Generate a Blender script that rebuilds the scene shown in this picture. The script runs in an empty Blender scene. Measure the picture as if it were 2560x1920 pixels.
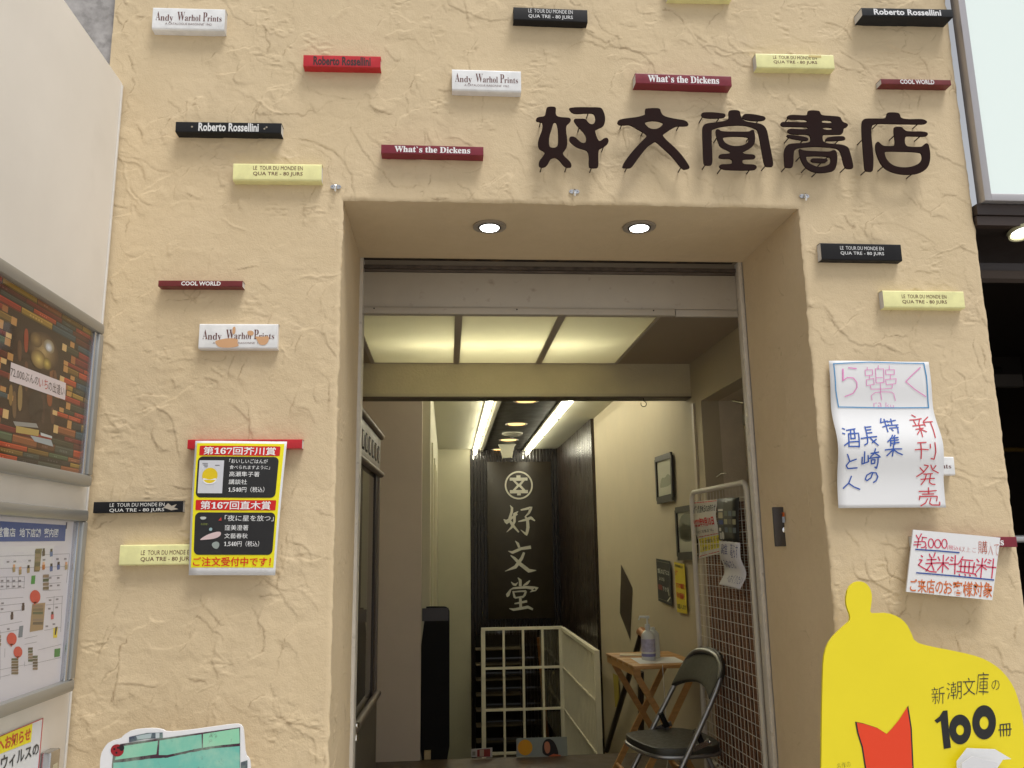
import bpy, bmesh, math, random
import numpy as np
from mathutils import Vector, Matrix
R = math.radians
scene = bpy.context.scene
COL = scene.collection

# ------------------------------------------------------------------ camera, sky, sun, exposure
CAM = np.array([0.0, -2.6, 1.28]); PITCH, YAW, ROLL = 0.19505949, -0.08004651, -0.01494439
FPX = 2059.56
def cam_axes():
    cp, sp, cy, sy, cr, sr = math.cos(PITCH), math.sin(PITCH), math.cos(YAW), math.sin(YAW), math.cos(ROLL), math.sin(ROLL)
    right = np.array([cy, sy, 0]); f0 = np.array([-sy, cy, 0]); u0 = np.array([0, 0, 1.])
    fwd = cp*f0+sp*u0; up = -sp*f0+cp*u0
    return cr*right+sr*up, -sr*right+cr*up, fwd
AX, AY, AZ = cam_axes()
cd = bpy.data.cameras.new('camera'); cam = bpy.data.objects.new('camera', cd); COL.objects.link(cam)
cd.sensor_width = 36; cd.lens = FPX/2560*36; cd.clip_start = .05; cd.clip_end = 200
M = Matrix(((AX[0], AY[0], -AZ[0], CAM[0]), (AX[1], AY[1], -AZ[1], CAM[1]), (AX[2], AY[2], -AZ[2], CAM[2]), (0, 0, 0, 1)))
cam.matrix_world = M
scene.camera = cam

SUN_EL, SUN_AZ = R(66), R(146)      # azimuth clockwise from +y: behind the camera, a little right
world = bpy.data.worlds.new('World'); scene.world = world; world.use_nodes = True
nt = world.node_tree; nt.nodes.clear()
sky = nt.nodes.new('ShaderNodeTexSky'); sky.sky_type = 'NISHITA'; sky.sun_disc = False
sky.sun_elevation = SUN_EL; sky.sun_rotation = SUN_AZ; sky.air_density = 1.0; sky.dust_density = 1.5; sky.ozone_density = 0.6
hsv = nt.nodes.new('ShaderNodeHueSaturation'); hsv.inputs['Saturation'].default_value = .15
bg = nt.nodes.new('ShaderNodeBackground'); bg.inputs['Strength'].default_value = .125
wo = nt.nodes.new('ShaderNodeOutputWorld')
nt.links.new(sky.outputs[0], hsv.inputs['Color']); nt.links.new(hsv.outputs[0], bg.inputs['Color']); nt.links.new(bg.outputs[0], wo.inputs[0])
sl = bpy.data.lights.new('sun', 'SUN'); sl.energy = 2.6; sl.angle = R(22); sl.color = (1, .985, .955)
so = bpy.data.objects.new('sun', sl); COL.objects.link(so)
sd = Vector((math.sin(SUN_AZ)*math.cos(SUN_EL), math.cos(SUN_AZ)*math.cos(SUN_EL), math.sin(SUN_EL)))
so.rotation_euler = sd.to_track_quat('Z', 'Y').to_euler(); so.location = (0, -4, 6)
scene.view_settings.view_transform = 'Standard'; scene.view_settings.look = 'None'
scene.view_settings.exposure = 0.05; scene.view_settings.gamma = 1.0; scene.view_settings.use_curve_mapping = False
scene.render.engine = 'CYCLES'
scene.cycles.use_denoising = True
scene.cycles.max_bounces = 8; scene.cycles.diffuse_bounces = 5; scene.cycles.sample_clamp_indirect = 6

# ------------------------------------------------------------------ pixel -> known real plane (photo is 2560 x 1920)
def ray(px, py): return AX*(px-1280)/FPX-AY*(py-960)/FPX+AZ
def fp(px, py, y=0.):
    d = ray(px, py); return CAM+d*((y-CAM[1])/d[1])
def xp(px, py, x):
    d = ray(px, py); return CAM+d*((x-CAM[0])/d[0])
def zp(px, py, z):
    d = ray(px, py); return CAM+d*((z-CAM[2])/d[2])

# ------------------------------------------------------------------ materials
MATS = {}
def s2l(c):
    return tuple((v/12.92 if v <= .04045 else ((v+.055)/1.055)**2.4) for v in c)
def mat(name, col, rough=.6, metal=0., var=0., vscale=8., bump=0., bscale=60., emit=None, estr=0., coat=0., stretch=None, spec=.5, stain=None, trans=0.):
    if name in MATS: return MATS[name]
    m = bpy.data.materials.new(name); m.use_nodes = True; n = m.node_tree; b = n.nodes['Principled BSDF']
    b.inputs['Base Color'].default_value = (*col, 1); b.inputs['Roughness'].default_value = rough; b.inputs['Metallic'].default_value = metal
    b.inputs['Specular IOR Level'].default_value = spec
    b.inputs['Coat Weight'].default_value = coat
    if trans: b.inputs['Transmission Weight'].default_value = trans
    if emit: b.inputs['Emission Color'].default_value = (*emit, 1); b.inputs['Emission Strength'].default_value = estr
    if var or bump:
        g = n.nodes.new('ShaderNodeNewGeometry'); mp = n.nodes.new('ShaderNodeMapping'); n.links.new(g.outputs['Position'], mp.inputs[0])
        if stretch: mp.inputs['Scale'].default_value = stretch
    if var:
        t = n.nodes.new('ShaderNodeTexNoise'); t.inputs['Scale'].default_value = vscale; t.inputs['Detail'].default_value = 6; t.inputs['Roughness'].default_value = .62
        n.links.new(mp.outputs[0], t.inputs['Vector'])
        r = n.nodes.new('ShaderNodeMapRange'); r.inputs[1].default_value = .3; r.inputs[2].default_value = .7; r.inputs[3].default_value = 1-var; r.inputs[4].default_value = 1+var
        n.links.new(t.outputs[0], r.inputs[0])
        mx = n.nodes.new('ShaderNodeMix'); mx.data_type = 'RGBA'; mx.blend_type = 'MULTIPLY'; mx.inputs[0].default_value = 1; mx.inputs[6].default_value = (*col, 1)
        n.links.new(r.outputs[0], mx.inputs[7]); out = mx.outputs[2]
        if stain:
            t2 = n.nodes.new('ShaderNodeTexNoise'); t2.inputs['Scale'].default_value = stain[1]; t2.inputs['Detail'].default_value = 5
            n.links.new(mp.outputs[0], t2.inputs['Vector'])
            r2 = n.nodes.new('ShaderNodeMapRange'); r2.inputs[1].default_value = stain[2]; r2.inputs[2].default_value = stain[2]+.14; r2.inputs[4].default_value = stain[3]
            n.links.new(t2.outputs[0], r2.inputs[0])
            m2 = n.nodes.new('ShaderNodeMix'); m2.data_type = 'RGBA'; m2.inputs[7].default_value = (*stain[0], 1)
            n.links.new(r2.outputs[0], m2.inputs[0]); n.links.new(out, m2.inputs[6]); out = m2.outputs[2]
        n.links.new(out, b.inputs['Base Color'])
        rr = n.nodes.new('ShaderNodeMapRange'); rr.inputs[1].default_value = .3; rr.inputs[2].default_value = .7; rr.inputs[3].default_value = max(.02, rough-.08); rr.inputs[4].default_value = min(1, rough+.08)
        n.links.new(t.outputs[0], rr.inputs[0]); n.links.new(rr.outputs[0], b.inputs['Roughness'])
    if bump:
        t = n.nodes.new('ShaderNodeTexNoise'); t.inputs['Scale'].default_value = bscale; t.inputs['Detail'].default_value = 4
        n.links.new(mp.outputs[0], t.inputs['Vector'])
        bp = n.nodes.new('ShaderNodeBump'); bp.inputs['Strength'].default_value = bump; bp.inputs['Distance'].default_value = .003
        n.links.new(t.outputs[0], bp.inputs['Height']); n.links.new(bp.outputs[0], b.inputs['Normal'])
    MATS[name] = m; return m

def plaster_mat():
    m = bpy.data.materials.new('trowelled_plaster'); m.use_nodes = True; n = m.node_tree; b = n.nodes['Principled BSDF']; L = n.links.new
    b.inputs['Roughness'].default_value = .82; b.inputs['Specular IOR Level'].default_value = .25
    g = n.nodes.new('ShaderNodeNewGeometry')
    def noise(sc, det=5, ro=.6):
        t = n.nodes.new('ShaderNodeTexNoise'); t.inputs['Scale'].default_value = sc; t.inputs['Detail'].default_value = det; t.inputs['Roughness'].default_value = ro
        L(g.outputs['Position'], t.inputs['Vector']); return t.outputs[0]
    def rng(s, a, b_, c, d):
        r = n.nodes.new('ShaderNodeMapRange'); r.inputs[1].default_value = a; r.inputs[2].default_value = b_; r.inputs[3].default_value = c; r.inputs[4].default_value = d; L(s, r.inputs[0]); return r.outputs[0]
    def mix(f, a, c2):
        x = n.nodes.new('ShaderNodeMix'); x.data_type = 'RGBA'
        L(f, x.inputs[0])
        if isinstance(a, tuple): x.inputs[6].default_value = (*a, 1)
        else: L(a, x.inputs[6])
        x.inputs[7].default_value = (*c2, 1); return x.outputs[2]
    c = mix(rng(noise(3.1), .35, .65, 0, 1), (.62, .49, .31), (.66, .525, .34))
    c = mix(rng(noise(1.3, 4), .52, .75, 0, .55), c, (.59, .465, .30))       # greyer weathering
    c = mix(rng(noise(26, 6, .75), .42, .70, 0, .22), c, (.54, .415, .25))
    c = mix(rng(noise(2.2, 7, .7), .56, .72, 0, .45), c, (.52, .41, .28))    # grime patches
    a = n.nodes.new('ShaderNodeAttribute'); a.attribute_name = 'crease_shade_dirt'
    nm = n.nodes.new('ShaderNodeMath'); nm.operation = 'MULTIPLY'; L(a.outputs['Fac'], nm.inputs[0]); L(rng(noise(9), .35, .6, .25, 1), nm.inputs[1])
    c = mix(nm.outputs[0], c, (.25, .16, .085))  # brown lines at trowel lips: crease shading plus some dirt, put into the colour
    L(c, b.inputs['Base Color'])
    bp = n.nodes.new('ShaderNodeBump'); bp.inputs['Strength'].default_value = .5; bp.inputs['Distance'].default_value = .0020
    L(noise(230, 3), bp.inputs['Height'])
    bp2 = n.nodes.new('ShaderNodeBump'); bp2.inputs['Strength'].default_value = .3; bp2.inputs['Distance'].default_value = .004
    L(noise(60, 5, .65), bp2.inputs['Height']); L(bp.outputs[0], bp2.inputs['Normal'])
    L(bp2.outputs[0], b.inputs['Normal'])
    return m
PLASTER = plaster_mat()
def print_mat():
    m = bpy.data.materials.new('printed_ink'); m.use_nodes = True; n = m.node_tree; b = n.nodes['Principled BSDF']
    a = n.nodes.new('ShaderNodeAttribute'); a.attribute_name = 'Col'; n.links.new(a.outputs['Color'], b.inputs['Base Color'])
    b.inputs['Roughness'].default_value = .5; return m
PRINT = print_mat()
def worn_print():
    m = print_mat(); m.name = 'weathered_print'; n = m.node_tree; b = n.nodes['Principled BSDF']; a = b.inputs['Base Color'].links[0].from_node
    g = n.nodes.new('ShaderNodeNewGeometry')
    def ns(sc, lo, hi, c0, c1):
        t = n.nodes.new('ShaderNodeTexNoise'); t.inputs['Scale'].default_value = sc; t.inputs['Detail'].default_value = 8; t.inputs['Roughness'].default_value = .7; n.links.new(g.outputs['Position'], t.inputs['Vector'])
        r = n.nodes.new('ShaderNodeMapRange'); r.inputs[1].default_value = lo; r.inputs[2].default_value = hi; r.inputs[3].default_value = c0; r.inputs[4].default_value = c1; n.links.new(t.outputs[0], r.inputs[0]); return r.outputs[0]
    m1 = n.nodes.new('ShaderNodeMix'); m1.data_type = 'RGBA'; n.links.new(ns(14, .45, .7, 0, .55), m1.inputs[0]); n.links.new(a.outputs['Color'], m1.inputs[6]); m1.inputs[7].default_value = (.42, .62, .46, 1)
    m2 = n.nodes.new('ShaderNodeMix'); m2.data_type = 'RGBA'; n.links.new(ns(38, .60, .68, 0, .7), m2.inputs[0]); n.links.new(m1.outputs[2], m2.inputs[6]); m2.inputs[7].default_value = (.10, .09, .08, 1)
    n.links.new(m2.outputs[2], b.inputs['Base Color']); return m
WORN = worn_print()
def glass_mat(name, tint=(1, 1, 1), refl=.1, rough=.02):
    m = bpy.data.materials.new(name); m.use_nodes = True; n = m.node_tree; n.nodes.clear()
    o = n.nodes.new('ShaderNodeOutputMaterial'); t = n.nodes.new('ShaderNodeBsdfTransparent'); t.inputs[0].default_value = (*tint, 1)
    g = n.nodes.new('ShaderNodeBsdfGlossy'); g.inputs['Roughness'].default_value = rough
    f = n.nodes.new('ShaderNodeLayerWeight'); f.inputs[0].default_value = .5
    pw = n.nodes.new('ShaderNodeMath'); pw.operation = 'POWER'; pw.inputs[1].default_value = 5.0; n.links.new(f.outputs['Facing'], pw.inputs[0])
    ad = n.nodes.new('ShaderNodeMath'); ad.operation = 'MULTIPLY_ADD'; ad.inputs[1].default_value = .9; ad.inputs[2].default_value = refl; n.links.new(pw.outputs[0], ad.inputs[0])
    mx = n.nodes.new('ShaderNodeMixShader'); n.links.new(ad.outputs[0], mx.inputs[0]); n.links.new(t.outputs[0], mx.inputs[1]); n.links.new(g.outputs[0], mx.inputs[2]); n.links.new(mx.outputs[0], o.inputs[0])
    return m
GLASS = glass_mat('clear_glass', refl=.045, rough=.06); DARKGLASS = glass_mat('tinted_glass', (.5, .52, .5), .10)
def diffuser_mat():
    m = bpy.data.materials.new('milky_diffuser'); m.use_nodes = True; n = m.node_tree; n.nodes.clear()
    o = n.nodes.new('ShaderNodeOutputMaterial'); t = n.nodes.new('ShaderNodeBsdfTranslucent'); t.inputs[0].default_value = (.86, .85, .74, 1)
    d = n.nodes.new('ShaderNodeBsdfDiffuse'); d.inputs[0].default_value = (.62, .61, .50, 1)
    mx = n.nodes.new('ShaderNodeMixShader'); mx.inputs[0].default_value = .4; n.links.new(t.outputs[0], mx.inputs[1]); n.links.new(d.outputs[0], mx.inputs[2]); n.links.new(mx.outputs[0], o.inputs[0]); return m
DIFF = diffuser_mat()
MAROON = mat('dark_maroon_enamel', (.016, .0055, .0042), .7, var=.15, spec=.10)
WHITE = mat('white_paint', (.78, .77, .74), .45, var=.03)
PAGE = mat('plaque_end_white', (.62, .60, .57), .7, var=.08, vscale=40)
STEEL = mat('brushed_steel', (.55, .55, .56), .25, 1.)
CHROME = mat('chrome', (.8, .8, .8), .08, 1.)
ALU = mat('satin_aluminium', (.36, .36, .345), .38, .55, var=.05)
CREAM = mat('cream_wall', (.44, .375, .26), .8, var=.05, vscale=4, bump=.15, bscale=40)
BLACK = mat('black_matt', (.007, .0065, .006), .7, var=.2, spec=.2)
PAPER = mat('white_paper', (.74, .74, .75), .6)

# ------------------------------------------------------------------ mesh helpers
def link(o, parent=None):
    COL.objects.link(o)
    if parent: o.parent = parent
    return o
def mesh_obj(name, verts, faces, m, parent=None, smooth=False, mats=None, midx=None):
    me = bpy.data.meshes.new(name); me.from_pydata([tuple(float(a) for a in v) for v in verts], [], faces)
    for x in (mats or [m]): me.materials.append(x)
    if midx: me.polygons.foreach_set('material_index', midx)
    if smooth: me.polygons.foreach_set('use_smooth', [True]*len(me.polygons))
    me.update(); return link(bpy.data.objects.new(name, me), parent)
def tag(o, label=None, cat=None, group=None, kind=None):
    if label: o['label'] = label
    if cat: o['category'] = cat
    if group: o['group'] = group
    if kind: o['kind'] = kind
    return o
def empty(name, loc=(0, 0, 0), label=None, cat=None, group=None, rz=0):
    o = bpy.data.objects.new(name, None); o.empty_display_size = .05; o.location = loc; o.rotation_euler = (0, 0, rz); link(o)
    return tag(o, label, cat, group)
WORLD_ROOTS = []
def wempty(*a, **k):
    """an Empty whose parts are modelled in world coordinates; they are moved under it at the end"""
    o = empty(*a, **k); WORLD_ROOTS.append(o); return o
class MB:
    """collects primitives into one mesh"""
    def __init__(s): s.v = []; s.f = []
    def add(s, v, f):
        k = len(s.v); s.v += [tuple(map(float, p)) for p in v]; s.f += [tuple(i+k for i in q) for q in f]; return s
    def box(s, x0, x1, y0, y1, z0, z1):
        v = [(x, y, z) for x in (x0, x1) for y in (y0, y1) for z in (z0, z1)]
        return s.add(v, [(0, 1, 3, 2), (4, 6, 7, 5), (0, 4, 5, 1), (2, 3, 7, 6), (0, 2, 6, 4), (1, 5, 7, 3)])
    def obox(s, a, b, w, h, up=(0, 0, 1)):
        """bar from a to b, w wide (sideways), h high (along up)"""
        a, b = Vector(a), Vector(b); d = (b-a).normalized(); sd_ = d.cross(Vector(up)); 
        if sd_.length < 1e-4: sd_ = d.cross(Vector((1, 0, 0)))
        sd_.normalize(); u = sd_.cross(d)
        v = [p+sd_*(i*w/2)+u*(j*h/2) for p in (a, b) for i in (-1, 1) for j in (-1, 1)]
        return s.add(v, [(0, 1, 3, 2), (4, 6, 7, 5), (0, 4, 5, 1), (2, 3, 7, 6), (0, 2, 6, 4), (1, 5, 7, 3)])
    def tube(s, pts, r, n=10, cap=True):
        pts = [Vector(p) for p in pts]; rs = r if isinstance(r, (list, tuple)) else [r]*len(pts)
        ref = None; rings = []
        for i, p in enumerate(pts):
            d = (pts[min(i+1, len(pts)-1)]-pts[max(i-1, 0)]).normalized()
            if ref is None:
                ref = Vector((0, 0, 1)) if abs(d.z) < .9 else Vector((1, 0, 0))
            a = (ref-d*ref.dot(d)).normalized(); b = d.cross(a); ref = a
            rings.append([p+(a*math.cos(2*math.pi*k/n)+b*math.sin(2*math.pi*k/n))*rs[i] for k in range(n)])
        v = [q for rg in rings for q in rg]; f = []
        for i in range(len(pts)-1):
            for k in range(n): f.append((i*n+k, i*n+(k+1) % n, (i+1)*n+(k+1) % n, (i+1)*n+k))
        if cap: f.append(tuple(range(n-1, -1, -1))); f.append(tuple((len(pts)-1)*n+k for k in range(n)))
        return s.add(v, f)
    def lathe(s, prof, c, n=24, axis='z'):
        v = []; f = []
        for r, h in prof:
            for k in range(n):
                a = 2*math.pi*k/n; x, y = r*math.cos(a), r*math.sin(a)
                v.append((c[0]+x, c[1]+y, c[2]+h) if axis == 'z' else (c[0]+x, c[1]+h, c[2]+y))
        for i in range(len(prof)-1):
            for k in range(n): f.append((i*n+k, i*n+(k+1) % n, (i+1)*n+(k+1) % n, (i+1)*n+k))
        f.append(tuple(range(n))); f.append(tuple((len(prof)-1)*n+k for k in range(n)))
        return s.add(v, f)
    def build(s, name, m, parent=None, smooth=False, bevel=0.):
        o = mesh_obj(name, s.v, s.f, m, parent)
        bm = bmesh.new(); bm.from_mesh(o.data); bmesh.ops.recalc_face_normals(bm, faces=bm.faces)
        if bevel:
            bmesh.ops.bevel(bm, geom=[e for e in bm.edges if e.calc_face_angle(0) > .5], offset=bevel, segments=2, profile=.5, affect='EDGES')
        bm.to_mesh(o.data); bm.free()
        if smooth or bevel:
            o.data.polygons.foreach_set('use_smooth', [True]*len(o.data.polygons)); o.data.set_sharp_from_angle(angle=R(40))
        return o
def quad(name, pts, m, parent=None): return mesh_obj(name, pts, [tuple(range(len(pts)))], m, parent)
def chaikin(p, it=2):
    p = np.array(p, float)
    for _ in range(it):
        q = np.roll(p, -1, 0); a = .75*p+.25*q; b = .25*p+.75*q; p = np.stack([a, b], 1).reshape(-1, 2)
    return p
def shape_mesh(loops, extrude=0., bevel=0.):
    """2D loops (with holes) -> triangulated verts/faces in a local xy plane, z = thickness"""
    c = bpy.data.curves.new('tmp', 'CURVE'); c.dimensions = '2D'; c.fill_mode = 'BOTH'; c.extrude = extrude/2; c.bevel_depth = bevel; c.bevel_resolution = 1
    for lp in loops:
        s = c.splines.new('POLY'); s.points.add(len(lp)-1); s.use_cyclic_u = True
        for i, p in enumerate(lp): s.points[i].co = (p[0], p[1], 0, 1)
    return curve_to_arrays(c)
def curve_to_arrays(c):
    o = bpy.data.objects.new('tmp', c); COL.objects.link(o)
    dg = bpy.context.evaluated_depsgraph_get(); dg.update()
    me = bpy.data.meshes.new_from_object(o.evaluated_get(dg))
    v = np.zeros(len(me.vertices)*3); me.vertices.foreach_get('co', v); v = v.reshape(-1, 3)
    f = [tuple(p.vertices) for p in me.polygons]
    bpy.data.objects.remove(o); bpy.data.meshes.remove(me)
    (bpy.data.curves.remove(c))
    return v, f
TXT = {}
def text_arrays(s, bold=0., res=2):
    k = (s, bold, res)
    if k not in TXT:
        c = bpy.data.curves.new('tmp', 'FONT'); c.body = s; c.size = 1; c.offset = bold; c.resolution_u = res; c.fill_mode = 'FRONT'
        if '\n' in s: c.space_line = 1.12; c.align_x = 'CENTER'
        v, f = curve_to_arrays(c)
        lo, hi = v.min(0), v.max(0)
        TXT[k] = ((v[:, :2]-lo[:2])/np.maximum(hi[:2]-lo[:2], 1e-6), f)
    return TXT[k]
def bil(q, a, b):
    """quad q = TL,TR,BR,BL ; a across 0..1, b down 0..1"""
    q = np.array(q, float); a = np.asarray(a)[..., None]; b = np.asarray(b)[..., None]
    return (q[0]*(1-a)+q[1]*a)*(1-b)+(q[3]*(1-a)+q[2]*a)*b
def inv_bil(q, p):
    q = np.array(q, float); p = np.asarray(p, float); uv = np.full(p.shape, .5)
    for _ in range(12):
        r = bil(q, uv[..., 0], uv[..., 1])-p; u, v = uv[..., 0:1], uv[..., 1:2]
        du = (q[1]-q[0])*(1-v)+(q[2]-q[3])*v; dv = (q[3]-q[0])*(1-u)+(q[2]-q[1])*u
        det = du[..., 0]*dv[..., 1]-du[..., 1]*dv[..., 0]
        uv[..., 0] -= (r[..., 0]*dv[..., 1]-r[..., 1]*dv[..., 0])/det; uv[..., 1] -= (du[..., 0]*r[..., 1]-du[..., 1]*r[..., 0])/det
    return uv
class Sheet:
    """a flat or curled sheet: four real corners (TL,TR,BR,BL), a bulge towards its normal; holds its prints"""
    def __init__(s, corners, bulge=None, px=None):
        s.c = np.array(corners, float); s.bulge = bulge or (lambda u, v: 0*u); s.px = px
        n = np.cross(s.c[3]-s.c[0], s.c[1]-s.c[0]); s.n = n/np.linalg.norm(n)   # towards the viewer
        s.lay = {}; s.k = 0
    def S(s, u, v, off=0.):
        u = np.asarray(u, float); v = np.asarray(v, float)
        return bil(s.c, u, v)+s.n*(s.bulge(u, v)[..., None]+np.asarray(off)[..., None])
    def base(s, name, m, parent=None, n=(2, 2), thick=.0006):
        nu, nv = n; u, v = np.meshgrid(np.linspace(0, 1, nu), np.linspace(0, 1, nv)); u, v = u.ravel(), v.ravel()
        F = s.S(u, v); B = s.S(u, v, -thick); N = nu*nv; f = []
        for j in range(nv-1):
            for i in range(nu-1):
                a = j*nu+i; f.append((a, a+nu, a+nu+1, a+1)); f.append((N+a, N+a+1, N+a+nu+1, N+a+nu))
        edge = [i for i in range(nu)]+[j*nu+nu-1 for j in range(1, nv)]+[(nv-1)*nu+i for i in range(nu-2, -1, -1)]+[j*nu for j in range(nv-2, 0, -1)]
        for a, b in zip(edge, edge[1:]+edge[:1]): f.append((a, b, N+b, N+a))
        return mesh_obj(name, list(F)+list(B), f, m, parent, smooth=(nu > 2 or nv > 2))
    def _add(s, layer, uv, faces, col, off):
        L = s.lay.setdefault(layer, [[], [], []]); k = sum(len(x) for x in L[0])
        L[0].append(s.S(uv[:, 0], uv[:, 1], np.full(len(uv), off))); L[1] += [tuple(i+k for i in f) for f in faces]; L[2] += [col]*len(faces)
    def rect(s, u0, v0, u1, v1, col, off=.0005, layer='printed_panel', n=1, rad=0.):
        if rad:
            asp = np.linalg.norm(s.c[1]-s.c[0])/np.linalg.norm(s.c[3]-s.c[0]); ry = rad*asp
            vs = sorted({*np.linspace(v0, v1, 26), *(v0+ry*(1-math.cos(R(t))) for t in range(0, 91, 15)), *(v1-ry*(1-math.cos(R(t))) for t in range(0, 91, 15))}); uv = []; m_ = 7
            for v in vs:
                dd = max(v0+ry-v, v-(v1-ry), 0)/ry; ins = rad*(1-math.sqrt(max(0, 1-dd*dd)))
                uv += [(u0+ins+(u1-u0-2*ins)*k/(m_-1), v) for k in range(m_)]
            s._add(layer, np.array(uv), [(j*m_+i, (j+1)*m_+i, (j+1)*m_+i+1, j*m_+i+1) for j in range(len(vs)-1) for i in range(m_-1)], col, off); return
        if False:
            asp = np.linalg.norm(s.c[1]-s.c[0])/np.linalg.norm(s.c[3]-s.c[0]); pts = []
            for cx, cy, a0 in ((u1, v0, -90), (u1, v1, 0), (u0, v1, 90), (u0, v0, 180)):
                rx, ry = rad, rad*asp; X = cx-rx if cx == u1 else cx+rx; Y = cy-ry if cy == v1 else cy+ry
                for t in range(0, 91, 18): pts.append((X+rx*math.cos(R(a0+t)), Y+ry*math.sin(R(a0+t))))
            s.poly(pts, col, off, layer); return
        u, v = np.meshgrid(np.linspace(u0, u1, n+1), np.linspace(v0, v1, n+1)); uv = np.stack([u.ravel(), v.ravel()], 1)
        s._add(layer, uv, [(j*(n+1)+i, (j+1)*(n+1)+i, (j+1)*(n+1)+i+1, j*(n+1)+i+1) for j in range(n) for i in range(n)], col, off)
    def poly(s, pts, col, off=.0005, layer='printed_panel'):
        v, f = shape_mesh([pts]); s._add(layer, v[:, :2], f, col, off)
    def disc(s, u, v, r, col, off=.0007, layer='printed_panel', ry=None, n=20):
        asp = np.linalg.norm(s.c[1]-s.c[0])/np.linalg.norm(s.c[3]-s.c[0]); ry = ry or r*asp
        s.poly([(u+r*math.cos(2*math.pi*k/n), v+ry*math.sin(2*math.pi*k/n)) for k in range(n)], col, off, layer)
    def text(s, t, q, col, bold=0., off=.001, layer='lettering', px=False, wob=0.):
        """q: uv rect (u0,v0,u1,v1), or with px=True a photo-pixel quad/rect on this sheet"""
        a, f = text_arrays(t, bold); a = a.copy()
        if wob:
            a[:, 0] += wob*np.sin(a[:, 1]*7+len(t)+a[:, 0]*5); a[:, 1] += wob*np.sin(a[:, 0]*9+1.3)
        if len(q) == 4 and not hasattr(q[0], '__len__'): q = [(q[0], q[1]), (q[2], q[1]), (q[2], q[3]), (q[0], q[3])]
        p = bil(q, a[:, 0], 1-a[:, 1])
        uv = inv_bil(s.px, p) if px else p
        s._add(layer, uv, f, col, off)
    def stroke(s, pts, w, col, off=.001, layer='lettering', px=True):
        P = np.array(pts, float); f = []; V = []
        for i, p in enumerate(P):
            d = P[min(i+1, len(P)-1)]-P[max(i-1, 0)]; d /= np.linalg.norm(d); nn = np.array([-d[1], d[0]])*w/2
            e = -d*w*.3 if i == 0 else (d*w*.3 if i == len(P)-1 else 0)
            V += [p+nn+e, p-nn+e]
        for i in range(len(P)-1): f.append((2*i, 2*i+1, 2*i+3, 2*i+2))
        V = np.array(V); s._add(layer, inv_bil(s.px, V) if px else V, f, col, off)
    def finish(s, parent, m=None):
        for layer, (vs, fs, cs) in s.lay.items():
            o = mesh_obj(layer, np.concatenate(vs), fs, PRINT if layer == 'ladybird' else (m or PRINT), parent)
            ca = o.data.color_attributes.new('Col', 'FLOAT_COLOR', 'CORNER'); arr = []
            for f_, c in zip(fs, cs): arr += [*c, 1.]*len(f_)
            ca.data.foreach_set('color', arr)
C_ = lambda r, g, b: s2l((r/255, g/255, b/255))
rng = np.random.default_rng(7); random.seed(7)

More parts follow.
